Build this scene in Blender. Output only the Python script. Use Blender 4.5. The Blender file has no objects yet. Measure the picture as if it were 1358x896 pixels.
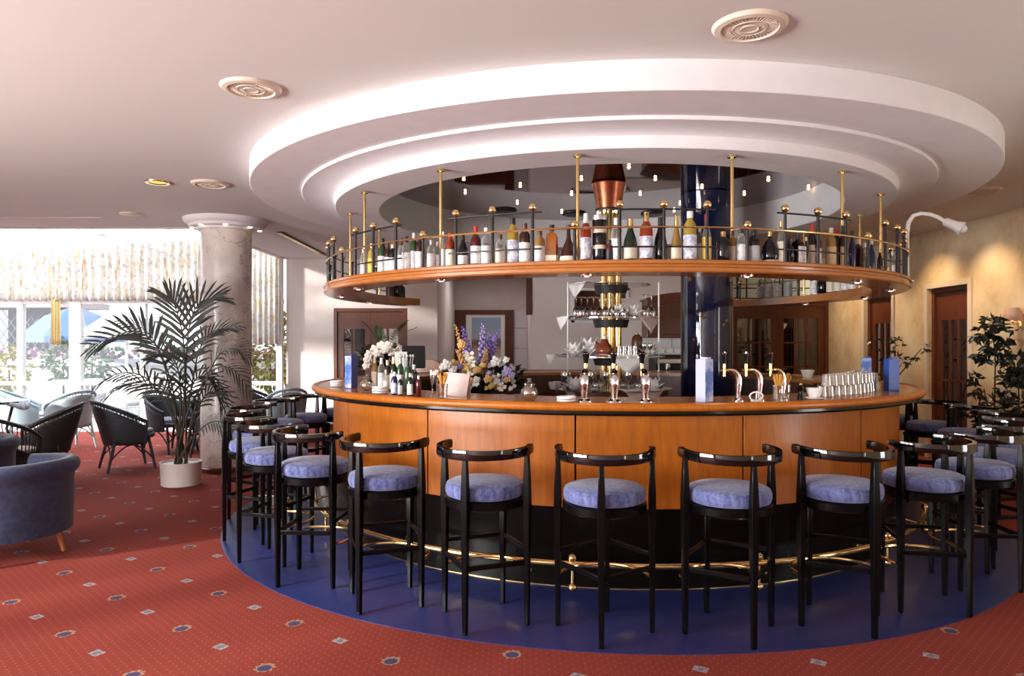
import bpy, bmesh, math, random
from mathutils import Vector, Matrix
random.seed(7)
S = bpy.context.scene
COL = S.collection
PI = math.pi
FPX, YH, CAMH = 956.0, 454.65, 1.47          # focal length in pixels, horizon row, eye height
CX, CY = 0.843, 6.70                          # centre of the round bar


def unproj(px, py, d):
    return Vector(((px - 679) / FPX * d, d, CAMH + (YH - py) / FPX * d))


def on_ring(px, R, far=False):
    """azimuth on a circle round the bar met by the sight line through column px"""
    dx = (px - 679) / FPX
    a = dx * dx + 1; b = -2 * (dx * CX + CY); c = CX * CX + CY * CY - R * R
    D = max(b * b - 4 * a * c, 0)
    t = (-b + (1 if far else -1) * math.sqrt(D)) / (2 * a)
    x, y = dx * t - CX, t - CY
    return math.degrees(math.atan2(x, -y))


def ring(az, R, z=0.0):
    a = math.radians(az)
    return Vector((CX + R * math.sin(a), CY - R * math.cos(a), z))


# ------------------------------------------------------------------ materials
class NT:
    def __init__(s, name):
        s.mat = bpy.data.materials.new(name); s.mat.use_nodes = True
        s.t = s.mat.node_tree; s.n = s.t.nodes; s.l = s.t.links
        s.b = s.n['Principled BSDF']
        s._obj = None

    def new(s, typ, **kw):
        n = s.n.new(typ)
        for k, v in kw.items(): setattr(n, k, v)
        return n

    def put(s, sock, v):
        if isinstance(v, bpy.types.NodeSocket): s.l.new(v, sock)
        else: sock.default_value = v

    def m(s, op, a, b=None, c=None):
        n = s.new('ShaderNodeMath', operation=op)
        s.put(n.inputs[0], a)
        if b is not None: s.put(n.inputs[1], b)
        if c is not None: s.put(n.inputs[2], c)
        return n.outputs[0]

    def coord(s, kind='Object'):
        if s._obj is None: s._obj = s.new('ShaderNodeTexCoord')
        return s._obj.outputs[kind]

    def scaled(s, sc, kind='Object'):
        n = s.new('ShaderNodeMapping'); s.l.new(s.coord(kind), n.inputs[0])
        n.inputs['Scale'].default_value = sc if isinstance(sc, tuple) else (sc, sc, sc)
        return n.outputs[0]

    def noise(s, scale, detail=3, rough=.5, vec=None, dist=0):
        n = s.new('ShaderNodeTexNoise')
        n.inputs['Scale'].default_value = scale; n.inputs['Detail'].default_value = detail
        n.inputs['Roughness'].default_value = rough; n.inputs['Distortion'].default_value = dist
        s.l.new(vec if vec is not None else s.coord(), n.inputs['Vector'])
        return n.outputs['Fac']

    def ramp(s, fac, stops):
        n = s.new('ShaderNodeValToRGB'); e = n.color_ramp.elements
        while len(e) < len(stops): e.new(.5)
        for i, (p, c) in enumerate(stops):
            e[i].position = p; e[i].color = (c[0], c[1], c[2], 1)
        s.put(n.inputs[0], fac)
        return n.outputs[0]

    def mix(s, fac, a, b):
        n = s.new('ShaderNodeMix', data_type='RGBA')
        s.put(n.inputs[0], fac)
        for k, v in ((6, a), (7, b)):
            s.put(n.inputs[k], v if isinstance(v, bpy.types.NodeSocket) else (v[0], v[1], v[2], 1))
        return n.outputs[2]

    def bump(s, h, strength=.3, dist=.01):
        n = s.new('ShaderNodeBump'); n.inputs['Strength'].default_value = strength
        n.inputs['Distance'].default_value = dist; s.put(n.inputs['Height'], h)
        s.l.new(n.outputs[0], s.b.inputs['Normal'])

    def set(s, **kw):
        names = dict(col='Base Color', rough='Roughness', metal='Metallic', coat='Coat Weight', ior='IOR', trans='Transmission Weight',
                     coatr='Coat Roughness', sheen='Sheen Weight', emit='Emission Color', estr='Emission Strength', spec='Specular IOR Level', sss='Subsurface Weight', alpha='Alpha')
        for k, v in kw.items():
            i = s.b.inputs[names[k]]
            if isinstance(v, tuple): v = (v[0], v[1], v[2], 1)
            s.put(i, v)
        return s.mat


def plain(name, col, rough=.5, **kw):
    return NT(name).set(col=col, rough=rough, **kw)


def glow(name, col, strength):
    return NT(name).set(col=(0, 0, 0), emit=col, estr=strength)


M = {}


def wood(name, c0, c1, rough=.3, scale=(6, 6, .8), coat=.3):
    k = NT(name)
    v = k.scaled(scale)
    f = k.noise(3.5, 6, .6, v, 1.2)
    g = k.noise(.9, 2, .5)
    f2 = k.m('MULTIPLY_ADD', g, .5, k.m('MULTIPLY', f, .6))
    k.set(col=k.ramp(f2, [(.3, c0), (.75, c1)]), rough=rough, coat=coat, coatr=.12, spec=.35)
    return k.mat


def make_materials():
    M['wood_bar'] = wood('honey_wood', (.26, .064, .005), (.51, .148, .010), .33, coat=.05)
    M['wood_shelf'] = wood('shelf_wood', (.30, .095, .02), (.46, .17, .04), .25, (2, 2, 8))
    M['wood_door'] = wood('red_brown_wood', (.075, .018, .008), (.15, .040, .016), .35, coat=.1)
    M['wood_dark'] = wood('dark_brown_wood', (.05, .016, .01), (.11, .035, .02), .35)
    M['black'] = plain('black_lacquer', (.0035, .003, .0035), .13, spec=.25)
    M['kick'] = plain('black_kick_panel', (.004, .003, .003), .2, spec=.08)
    M['leg_black'] = plain('black_stool_leg', (.003, .0026, .003), .22, spec=.12)
    M['rail_gloss'] = plain('black_gloss_rail', (.003, .0026, .003), .06, spec=.6)
    M['matt_black'] = plain('matt_black', (.012, .011, .012), .5)
    M['brass'] = plain('polished_brass', (.86, .63, .28), .17, metal=1.0)
    M['chrome'] = plain('chrome', (.8, .8, .82), .08, metal=1.0)
    M['steel'] = plain('brushed_steel', (.55, .55, .56), .3, metal=1.0)
    k = NT('copper'); f = k.noise(25, 3)
    M['copper'] = k.set(col=k.ramp(f, [(.3, (.42, .13, .07)), (.7, (.6, .22, .12))]), rough=.28, metal=1.0)
    k = NT('white_plaster'); f = k.noise(9, 4)
    M['plaster'] = k.set(col=k.ramp(f, [(.3, (.765, .74, .765)), (.7, (.80, .78, .80))]), rough=.85)
    M['ceiling'] = plain('ceiling_paint', (.69, .665, .645), .9)
    k = NT('pale_wall'); f = k.noise(1.3, 4)
    M['wall'] = k.set(col=k.ramp(f, [(.3, (.66, .58, .55)), (.7, (.76, .69, .65))]), rough=.85)
    k = NT('cream_mottled_wall'); f = k.noise(2.2, 6, .65); g = k.noise(1.2, 5, .6, k.scaled((1, 1, .8)))
    f2 = k.m('MULTIPLY_ADD', g, .5, k.m('MULTIPLY', f, .5))
    M['cream'] = k.set(col=k.ramp(f2, [(.36, (.50, .34, .19)), (.5, (.70, .53, .33)), (.64, (.78, .66, .48))]), rough=.8)
    k = NT('white_tiles'); b = k.new('ShaderNodeTexBrick', offset=0.0)
    b.inputs['Color1'].default_value = (.72, .70, .72, 1); b.inputs['Color2'].default_value = (.76, .74, .76, 1)
    b.inputs['Mortar'].default_value = (.45, .42, .44, 1); b.inputs['Scale'].default_value = 1.0
    b.inputs['Mortar Size'].default_value = .012; b.inputs['Brick Width'].default_value = .45; b.inputs['Row Height'].default_value = .45
    sx = k.new('ShaderNodeSeparateXYZ'); k.l.new(k.coord(), sx.inputs[0])
    cx = k.new('ShaderNodeCombineXYZ'); k.l.new(sx.outputs[0], cx.inputs[0]); k.l.new(sx.outputs[2], cx.inputs[1]); k.l.new(cx.outputs[0], b.inputs['Vector'])
    M['tiles'] = k.set(col=b.outputs['Color'], rough=.25)
    # marble column
    k = NT('veined_marble'); f = k.noise(2.2, 8, .62, None, 1.6); g = k.noise(5, 5, .6, None, .5)
    v = k.m('ABSOLUTE', k.m('SUBTRACT', f, .5))
    base = k.ramp(g, [(.3, (.56, .51, .49)), (.7, (.72, .67, .64))])
    M['marble'] = k.set(col=k.mix(k.m('LESS_THAN', v, .012), base, k.ramp(v, [(0, (.42, .36, .34)), (.03, (.55, .50, .48))])), rough=.22, coat=.2)
    M['white_metal'] = plain('white_enamel', (.82, .80, .80), .35)
    M['white_frame'] = plain('white_window_frame', (.85, .85, .86), .5)
    M['vent'] = plain('cream_vent_metal', (.70, .60, .50), .5)
    # red carpet with flower and lozenge motifs on a skewed lattice, pin dots between
    k = NT('red_motif_carpet')
    sp = k.new('ShaderNodeSeparateXYZ'); k.l.new(k.coord(), sp.inputs[0])
    X = k.m('ADD', sp.outputs[0], 1.12); Y = k.m('SUBTRACT', sp.outputs[1], 3.267)
    a, b_, c, d = .56, -.022, .07, .52                      # X = a*u + b*v, Y = c*u + d*v
    det = a * d - b_ * c
    u = k.m('SUBTRACT', k.m('MULTIPLY', X, d / det), k.m('MULTIPLY', Y, b_ / det))
    v = k.m('SUBTRACT', k.m('MULTIPLY', Y, a / det), k.m('MULTIPLY', X, c / det))

    def cell(off):
        fu = k.m('SUBTRACT', k.m('FRACT', k.m('ADD', u, off)), .5); fv = k.m('SUBTRACT', k.m('FRACT', k.m('ADD', v, off)), .5)
        return k.m('MULTIPLY', fu, .56), k.m('MULTIPLY', fv, .52)
    x1, y1 = cell(.5); x2, y2 = cell(0.0)
    r1 = k.m('SQRT', k.m('ADD', k.m('MULTIPLY', x1, x1), k.m('MULTIPLY', y1, y1)))
    th = k.m('ARCTAN2', y1, x1)
    nz = k.noise(90, 2)
    wob = k.m('ADD', k.m('MULTIPLY_ADD', k.m('COSINE', k.m('MULTIPLY', th, 9.0)), .004, .030), k.m('MULTIPLY', nz, .026))
    petal = k.m('LESS_THAN', r1, wob)
    core = k.m('LESS_THAN', k.m('SQRT', k.m('ADD', k.m('MULTIPLY', x1, x1), k.m('MULTIPLY', k.m('ADD', y1, .006), k.m('ADD', y1, .006)))), .031)
    loz = k.m('LESS_THAN', k.m('ADD', k.m('ABSOLUTE', k.m('ADD', x2, k.m('MULTIPLY', y2, .3))), k.m('ABSOLUTE', y2)), .042)
    lozc = k.m('LESS_THAN', k.m('ADD', k.m('ABSOLUTE', x2), k.m('ABSOLUTE', y2)), .02)
    px = k.m('SUBTRACT', k.m('FRACT', k.m('MULTIPLY', k.m('ADD', sp.outputs[0], sp.outputs[1]), 18.0)), .5)
    py = k.m('SUBTRACT', k.m('FRACT', k.m('MULTIPLY', k.m('SUBTRACT', sp.outputs[0], sp.outputs[1]), 18.0)), .5)
    dot = k.m('LESS_THAN', k.m('ADD', k.m('MULTIPLY', px, px), k.m('MULTIPLY', py, py)), .013)
    g = k.noise(70, 4, .7); g2 = k.noise(.8, 3)
    red = k.ramp(k.m('MULTIPLY_ADD', g2, .4, k.m('MULTIPLY', g, .6)), [(.3, (.165, .026, .019)), (.7, (.24, .043, .031))])
    col = k.mix(k.m('MULTIPLY', dot, .55), red, (.36, .13, .09))
    col = k.mix(petal, col, k.ramp(nz, [(.4, (.26, .12, .055)), (.6, (.34, .24, .18))]))
    col = k.mix(core, col, (.06, .05, .11))
    col = k.mix(loz, col, k.ramp(nz, [(.4, (.17, .15, .18)), (.6, (.36, .31, .29))]))
    col = k.mix(lozc, col, (.14, .14, .19))
    k.set(col=col, rough=.85, spec=.12); k.bump(g, .25, .004)
    M['carpet'] = k.mat
    k = NT('blue_lino'); f = k.noise(14, 4)
    M['disc'] = k.set(col=k.ramp(f, [(.3, (.012, .018, .085)), (.7, (.016, .023, .10))]), rough=.33, spec=.6)
    # blue stool fabric with vertical stripes of small flowers
    k = NT('blue_print_fabric'); f = k.noise(38, 3, .6, k.scaled((1, 1, .35))); g = k.noise(60, 3)
    f2 = k.m('MULTIPLY_ADD', f, .6, k.m('MULTIPLY', g, .4))
    k.set(col=k.ramp(f2, [(.36, (.030, .042, .14)), (.5, (.085, .105, .27)), (.64, (.16, .185, .37))]), rough=.75, sheen=.25); k.bump(g, .12, .003)
    M['seat'] = k.mat
    k = NT('blue_velour'); f = k.noise(30, 3)
    M['velour'] = k.set(col=k.ramp(f, [(.3, (.012, .019, .058)), (.7, (.030, .042, .10))]), rough=.8, sheen=.2)

    def wicker(name, c0, c1):
        k = NT(name)
        s1 = k.new('ShaderNodeSeparateXYZ'); k.l.new(k.coord(), s1.inputs[0])
        ang = k.m('ARCTAN2', s1.outputs[1], s1.outputs[0])
        w = k.m('MULTIPLY', k.m('SINE', k.m('MULTIPLY', s1.outputs[2], 330.0)), k.m('SINE', k.m('MULTIPLY', ang, 52.0)))
        f = k.m('MULTIPLY_ADD', w, .5, .5)
        k.set(col=k.ramp(f, [(.1, c0), (.8, c1)]), rough=.5); k.bump(f, .5, .006)
        return k.mat
    M['wick_dark'] = wicker('dark_blue_wicker', (.010, .014, .022), (.035, .048, .065))
    M['wick_black'] = wicker('black_wicker', (.006, .006, .008), (.02, .018, .022))
    M['wick_blue'] = wicker('pale_blue_wicker', (.22, .33, .38), (.40, .53, .58))
    M['cush_grey'] = plain('grey_blue_cushion', (.22, .24, .32), .8)
    M['cush_pale'] = plain('pale_cushion', (.55, .47, .44), .8)
    # curtain print
    k = NT('yellow_floral_curtain'); f = k.noise(9, 3, .6, k.scaled((3, 3, .5))); g = k.noise(16, 3)
    c = k.ramp(f, [(.33, (.66, .46, .18)), (.40, (.76, .68, .52)), (.47, (.80, .78, .75))])
    c = k.mix(k.m('MULTIPLY', k.m('GREATER_THAN', g, .58), .40), c, (.36, .38, .46))
    tr = k.new('ShaderNodeBsdfTranslucent'); k.put(tr.inputs[0], c)
    k.set(col=c, rough=.9)
    mx = k.new('ShaderNodeMixShader'); mx.inputs[0].default_value = .36
    k.l.new(k.b.outputs[0], mx.inputs[1]); k.l.new(tr.outputs[0], mx.inputs[2]); k.l.new(mx.outputs[0], k.n['Material Output'].inputs[0])
    M['curtain'] = k.mat
    M['yellow_cloth'] = plain('yellow_cloth', (.55, .42, .18), .8)
    # glass
    def thin(name, tint, refl=.12, rough=.02):
        k = NT(name); t = k.new('ShaderNodeBsdfTransparent'); t.inputs[0].default_value = (*tint, 1)
        g = k.new('ShaderNodeBsdfGlossy'); g.inputs['Roughness'].default_value = rough
        lw = k.new('ShaderNodeLayerWeight'); lw.inputs[0].default_value = .35
        f = k.m('MULTIPLY_ADD', lw.outputs['Facing'], .45, refl)
        mx = k.new('ShaderNodeMixShader'); k.l.new(f, mx.inputs[0]); k.l.new(t.outputs[0], mx.inputs[1]); k.l.new(g.outputs[0], mx.inputs[2])
        k.l.new(mx.outputs[0], k.n['Material Output'].inputs[0]); return k.mat
    M['thin'] = thin('drinking_glass', (.88, .88, .87), .26)
    M['pane'] = thin('window_glass', (.95, .97, .97), .03)
    M['door_glass'] = thin('dark_door_glass', (.35, .28, .25), .10)
    M['roofglass'] = thin('roof_glass', (.96, .97, .98), .02)
    M['mirror'] = plain('smoked_mirror', (.30, .245, .265), .035, metal=1.0)
    M['navy'] = plain('navy_gloss_tile', (.006, .009, .040), .05)
    M['gold'] = plain('gold_star', (.9, .66, .28), .25, metal=1.0)
    M['cloth'] = plain('white_linen', (.82, .79, .79), .8)
    M['pinkcloth'] = plain('pinkish_linen', (.66, .54, .53), .8)
    M['china'] = plain('white_china', (.85, .84, .85), .2)
    M['jug'] = plain('brown_glaze', (.20, .045, .02), .15)
    M['pot'] = plain('white_plastic_pot', (.72, .66, .64), .4)
    M['soil'] = plain('potting_soil', (.03, .02, .015), .95)
    M['palm'] = plain('dark_palm_leaf', (.020, .026, .020), .45)
    M['palmstem'] = plain('palm_stem', (.045, .038, .022), .6)
    M['leaf'] = plain('green_leaf', (.025, .05, .012), .5)
    M['leafdk'] = plain('dark_ficus_leaf', (.010, .016, .008), .4)
    M['bush'] = plain('yellow_green_leaf', (.30, .28, .06), .6)  # yellow-green is the leaf's own colour
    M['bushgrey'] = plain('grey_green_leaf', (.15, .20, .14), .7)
    M['pinkflower'] = plain('pink_blossom', (.42, .22, .32), .7)
    M['whitef'] = plain('white_petal', (.82, .78, .74), .7)
    M['yellowf'] = plain('yellow_petal', (.72, .50, .16), .7)
    M['peachf'] = plain('peach_petal', (.70, .42, .16), .7)
    M['purplef'] = plain('purple_petal', (.20, .14, .42), .7)
    M['lilacf'] = plain('lilac_petal', (.40, .33, .60), .7)
    M['stick'] = plain('breadstick', (.62, .30, .06), .7)
    M['paper'] = plain('white_paper', (.85, .84, .84), .6)
    M['bulb'] = glow('warm_bulb', (1, .72, .38), 9)
    M['star'] = glow('star_bulb', (1, .66, .32), 14)
    M['spotglow'] = glow('halogen_bulb', (1, .86, .66), 7)
    M['yglow'] = glow('yellow_lamp', (.95, .75, .15), 1.0)
    k = NT('blue_sky_print'); f = k.noise(9, 4, .6)
    M['blueprint'] = k.set(col=k.ramp(f, [(.42, (.07, .16, .52)), (.56, (.42, .52, .78)), (.66, (.80, .82, .90))]), rough=.4)
    M['boxblue'] = plain('deep_blue_carton', (.022, .085, .38), .4)
    M['boxnavy'] = plain('navy_carton', (.045, .06, .24), .45)
    M['boxpale'] = plain('pale_lilac_carton', (.42, .46, .66), .45)
    M['picture'] = None
    k = NT('landscape_print'); s2 = k.new('ShaderNodeSeparateXYZ'); k.l.new(k.coord(), s2.inputs[0])
    h = k.m('ADD', k.m('MULTIPLY', s2.outputs[2], 1.0), k.m('MULTIPLY', k.m('SUBTRACT', k.noise(6, 4), .5), .25))
    M['picture'] = k.set(col=k.ramp(h, [(.05, (.62, .50, .44)), (.30, (.56, .40, .36)), (.44, (.22, .12, .12)), (.52, (.20, .14, .16)), (.60, (.45, .48, .58)), (.9, (.30, .40, .58))]), rough=.5)
    M['terrace'] = plain('pale_terrace', (.52, .50, .48), .9)
    M['outwhite'] = plain('white_render', (.55, .55, .57), .9)
    M['outgrey'] = plain('grey_shutter', (.20, .22, .27), .8)
    M['outpink'] = plain('pale_brick', (.32, .26, .26), .9)
    M['parablue'] = plain('blue_parasol_cloth', (.13, .22, .50), .8)
    M['label_dark'] = plain('dark_label', (.05, .04, .04), .5)
    M['rail_black'] = plain('black_rail', (.010, .009, .012), .25)


make_materials()


# ------------------------------------------------------------------ mesh building
class MB:
    def __init__(s): s.bm = bmesh.new()

    def box(s, c, size, rz=0, rx=0, ry=0):
        m = Matrix.Translation(Vector(c)) @ Matrix.Rotation(rz, 4, 'Z') @ Matrix.Rotation(ry, 4, 'Y') @ Matrix.Rotation(rx, 4, 'X') @ Matrix.Diagonal((*size, 1))
        bmesh.ops.create_cube(s.bm, size=1, matrix=m); return s

    def sph(s, c, r, seg=12, rings=8, scale=(1, 1, 1)):
        m = Matrix.Translation(Vector(c)) @ Matrix.Diagonal((*scale, 1))
        bmesh.ops.create_uvsphere(s.bm, u_segments=seg, v_segments=rings, radius=r, matrix=m); return s

    def cyl(s, p0, p1, r0, r1=None, n=12):
        return s.tube([p0, p1], [r0, r0 if r1 is None else r1], n)

    def tube(s, pts, r, n=8, closed=False, flat=None):
        """a round (or flattened, flat=(a,b)) bar swept along points"""
        P = [Vector(p) for p in pts]
        R = r if isinstance(r, (list, tuple)) else [r] * len(P)
        rings = []; N = len(P); ref = None
        for i, p in enumerate(P):
            if closed: t = P[(i + 1) % N] - P[i - 1]
            elif i == 0: t = P[1] - P[0]
            elif i == N - 1: t = P[-1] - P[-2]
            else: t = (P[i + 1] - P[i]).normalized() + (P[i] - P[i - 1]).normalized()
            t.normalize()
            if ref is None: ref = Vector((0, 0, 1)) if abs(t.z) < .9 else Vector((1, 0, 0))
            a = ref - t * ref.dot(t)
            if a.length < 1e-4: a = t.orthogonal()
            a.normalize(); b = t.cross(a); ref = a
            fa, fb = flat or (1, 1)
            rings.append([s.bm.verts.new(p + (a * math.cos(2 * PI * k / n) * fa + b * math.sin(2 * PI * k / n) * fb) * R[i]) for k in range(n)])
        for i in range(N if closed else N - 1):
            A, B = rings[i], rings[(i + 1) % N]
            for k in range(n): s.bm.faces.new((A[k], A[(k + 1) % n], B[(k + 1) % n], B[k]))
        if not closed:
            s.bm.faces.new(rings[0][::-1]); s.bm.faces.new(rings[-1])
        return s

    def lathe(s, prof, c=(0, 0, 0), n=24):
        c = Vector(c); rings = []
        for r, z in prof:
            if r < 1e-5: rings.append([s.bm.verts.new(c + Vector((0, 0, z)))])
            else: rings.append([s.bm.verts.new(c + Vector((r * math.cos(2 * PI * k / n), r * math.sin(2 * PI * k / n), z))) for k in range(n)])
        for A, B in zip(rings, rings[1:]):
            if len(A) == 1 and len(B) == 1: continue
            for k in range(n):
                j = (k + 1) % n
                if len(A) == 1: s.bm.faces.new((A[0], B[j], B[k]))
                elif len(B) == 1: s.bm.faces.new((A[k], A[j], B[0]))
                else: s.bm.faces.new((A[k], A[j], B[j], B[k]))
        return s

    def arc(s, prof, a0, a1, n, c=(CX, CY)):
        """closed profile [(r,z)...] swept round the bar centre from azimuth a0 to a1"""
        full = abs(a1 - a0) >= 359.9; rings = []
        for i in range(n if full else n + 1):
            a = math.radians(a0 + (a1 - a0) * i / n)
            rings.append([s.bm.verts.new((c[0] + r * math.sin(a), c[1] - r * math.cos(a), z)) for r, z in prof])
        m = len(prof); L = len(rings)
        for i in range(L if full else L - 1):
            A, B = rings[i], rings[(i + 1) % L]
            for k in range(m): s.bm.faces.new((A[k], A[(k + 1) % m], B[(k + 1) % m], B[k]))
        if not full:
            s.bm.faces.new(rings[0]); s.bm.faces.new(rings[-1][::-1])
        return s

    def prism(s, pts, z0, z1):
        a = [s.bm.verts.new((x, y, z0)) for x, y in pts]; b = [s.bm.verts.new((x, y, z1)) for x, y in pts]
        n = len(pts)
        for k in range(n): s.bm.faces.new((a[k], a[(k + 1) % n], b[(k + 1) % n], b[k]))
        s.bm.faces.new(a[::-1]); s.bm.faces.new(b); return s

    def poly(s, pts):
        s.bm.faces.new([s.bm.verts.new(p) for p in pts]); return s

    def grid(s, rows):
        V = [[s.bm.verts.new(p) for p in r] for r in rows]
        for A, B in zip(V, V[1:]):
            for k in range(len(A) - 1): s.bm.faces.new((A[k], A[k + 1], B[k + 1], B[k]))
        return s

    def build(s, name, mat, parent=None, smooth=True, ang=38, bevel=0, solid=0, loc=None, subd=0):
        bmesh.ops.recalc_face_normals(s.bm, faces=s.bm.faces)
        me = bpy.data.meshes.new(name); s.bm.to_mesh(me); s.bm.free()
        me.materials.append(mat)
        if smooth:
            for p in me.polygons: p.use_smooth = True
            me.set_sharp_from_angle(angle=math.radians(ang))
        o = bpy.data.objects.new(name, me); COL.objects.link(o)
        if loc is not None: o.location = loc
        if parent is not None: o.parent = parent
        if solid:
            md = o.modifiers.new('thick', 'SOLIDIFY'); md.thickness = solid; md.offset = 0
        if bevel:
            md = o.modifiers.new('bev', 'BEVEL'); md.width = bevel; md.segments = 2; md.limit_method = 'ANGLE'
        if subd:
            md = o.modifiers.new('sub', 'SUBSURF'); md.levels = subd; md.render_levels = subd
        return o


def tag(o, label=None, cat=None, group=None, kind=None):
    if label: o['label'] = label
    if cat: o['category'] = cat
    if group: o['group'] = group
    if kind: o['kind'] = kind
    return o


def empty(name, loc=(0, 0, 0), rz=0):
    o = bpy.data.objects.new(name, None); COL.objects.link(o); o.location = loc; o.rotation_euler = (0, 0, rz); o.empty_display_size = .1
    return o


KIDS = {}


def copy_tree(o, parent=None):
    c = o.copy(); COL.objects.link(c)
    if parent is not None: c.parent = parent
    for ch in list(o.children): copy_tree(ch, c)
    return c


def struct(o): o['kind'] = 'structure'; return o


def ordinal(i):
    return ['first', 'second', 'third', 'fourth', 'fifth', 'sixth', 'seventh', 'eighth', 'ninth', 'tenth', 'eleventh', 'twelfth', 'thirteenth', 'fourteenth',
            'fifteenth', 'sixteenth', 'seventeenth', 'eighteenth', 'nineteenth', 'twentieth'][i]


# ------------------------------------------------------------------ room shell
CEIL = 2.895
XL, XR, YF, YB = -7.0, 5.36, -4.5, 12.2       # left wall, right wall, wall behind the camera, back wall
XC, YC = -3.82, 8.87                          # corner of the conservatory

# carpet floor
mb = MB(); mb.poly([(XL - .2, YF - .2, 0), (XR + .6, YF - .2, 0), (XR + .6, 17, 0), (XC, 17, 0), (XC, 12.05, 0), (-12, 12.05, 0), (-12, YC, 0), (XL - .2, YC, 0)])
struct(mb.build('floor', M['carpet'], smooth=False))
# round blue inlay under the bar
mb = MB(); mb.lathe([(0, .006), (3.205, .006), (3.212, .004), (3.212, -.01)], (CX - .05, CY - .09, 0), 128)
struct(mb.build('floor_inlay', M['disc']))

# ceiling: flat sheet with a round opening above the bar
mb = MB(); n = 160; inner = []; outer = []
rect = [(XL - .2, YF - .2), (XR + .2, YF - .2), (XR + .2, YB + 5), (XC, YB + 5), (XC, YC), (XL - .2, YC)]
def ray_rect(ang):
    dx, dy = math.sin(ang), -math.cos(ang); best = 1e9
    for (x0, y0), (x1, y1) in zip(rect, rect[1:] + rect[:1]):
        ex, ey = x1 - x0, y1 - y0; den = dx * ey - dy * ex
        if abs(den) < 1e-9: continue
        t = ((x0 - CX) * ey - (y0 - CY) * ex) / den; q = ((x0 - CX) * dy - (y0 - CY) * dx) / den
        if t > 0 and -1e-6 <= q <= 1 + 1e-6: best = min(best, t)
    return best
angs = sorted([2 * PI * k / n for k in range(n)] + [math.atan2(x - CX, -(y - CY)) % (2 * PI) for x, y in rect])
vi = [mb.bm.verts.new((CX + 2.3 * math.sin(a), CY - 2.3 * math.cos(a), CEIL)) for a in angs]
vo = [mb.bm.verts.new((CX + ray_rect(a) * math.sin(a), CY - ray_rect(a) * math.cos(a), CEIL)) for a in angs]
for k in range(len(angs)):
    j = (k + 1) % len(angs); mb.bm.faces.new((vi[k], vi[j], vo[j], vo[k]))
struct(mb.build('ceiling', M['ceiling'], smooth=False))
# shallow groove bead across the ceiling in front of the conservatory, and the fascia at its edge
mb = MB(); mb.box(((XL - 4.6) / 2 - .05, 8.17, CEIL - .004), (abs(XL + 4.6) , .02, .008)); struct(mb.build('trim_1', M['wall'], smooth=False))
mb = MB(); mb.box(((-12 + XC) / 2, YC + .04, CEIL + .24), (abs(-12 - XC), .08, .5)); mb.box((XC - .04, (YC + YB) / 2, CEIL + .35), (.08, YB - YC, .72)); struct(mb.build('trim_2', M['ceiling'], smooth=False))

# stepped plaster rings
mb = MB()
mb.arc([(3.086, 2.93), (3.086, 2.743), (3.081, 2.738), (2.686, 2.738), (2.686, 2.720), (2.682, 2.716), (2.46, 2.716), (2.43, 2.70), (2.418, 2.67), (2.418, 2.633), (2.414, 2.629),
        (2.045, 2.629), (2.04, 2.634), (2.04, 2.97), (2.3, 2.97), (2.3, 2.93)], 0, 360, 160)
struct(mb.build('ceiling_ring', M['plaster'], ang=30))
mb = MB(); mb.lathe([(0, 2.955), (2.06, 2.955), (2.06, 2.975), (0, 2.975)], (CX, CY, 0), 128)
struct(mb.build('ceiling_mirror', M['mirror']))


def wall_holes(name, mat, axis, pos, thick, lo, hi, z0, z1, holes):
    """wall slab with rectangular holes [(a0,a1,z0,z1)] along the axis ('x': runs in x at y=pos; 'y': runs in y at x=pos)"""
    xs = sorted({lo, hi, *[h[0] for h in holes], *[h[1] for h in holes]}); zs = sorted({z0, z1, *[h[2] for h in holes], *[h[3] for h in holes]})
    mb = MB()
    for i in range(len(xs) - 1):
        for j in range(len(zs) - 1):
            cx, cz = (xs[i] + xs[i + 1]) / 2, (zs[j] + zs[j + 1]) / 2
            if any(h[0] < cx < h[1] and h[2] < cz < h[3] for h in holes): continue
            sx, sz = xs[i + 1] - xs[i], zs[j + 1] - zs[j]
            if axis == 'x': mb.box((cx, pos + thick / 2, cz), (sx, abs(thick), sz))
            else: mb.box((pos + thick / 2, cx, cz), (abs(thick), sx, sz))
    bmesh.ops.remove_doubles(mb.bm, verts=mb.bm.verts, dist=1e-5)
    return struct(mb.build(name, mat, smooth=False))


WIN = [(-3.4, -1.6), (-1.4, .28), (.48, 2.15)]
wall_holes('wall_left', M['wall'], 'y', XL, -.2, YF, YC, 0, CEIL, [(a, b, .35, 2.55) for a, b in WIN])
wall_holes('wall_front', M['wall'], 'x', YF, -.2, XL, XR, 0, CEIL, [])
wall_holes('wall_right', M['cream'], 'y', XR, .16, YF, YB, 0, CEIL, [(8.46, 9.28, 0, 2.165), (10.16, 10.95, 0, 2.165), (2.1, 3.1, .2, 2.2), (-3.4, -2.4, .2, 2.2)])
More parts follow.
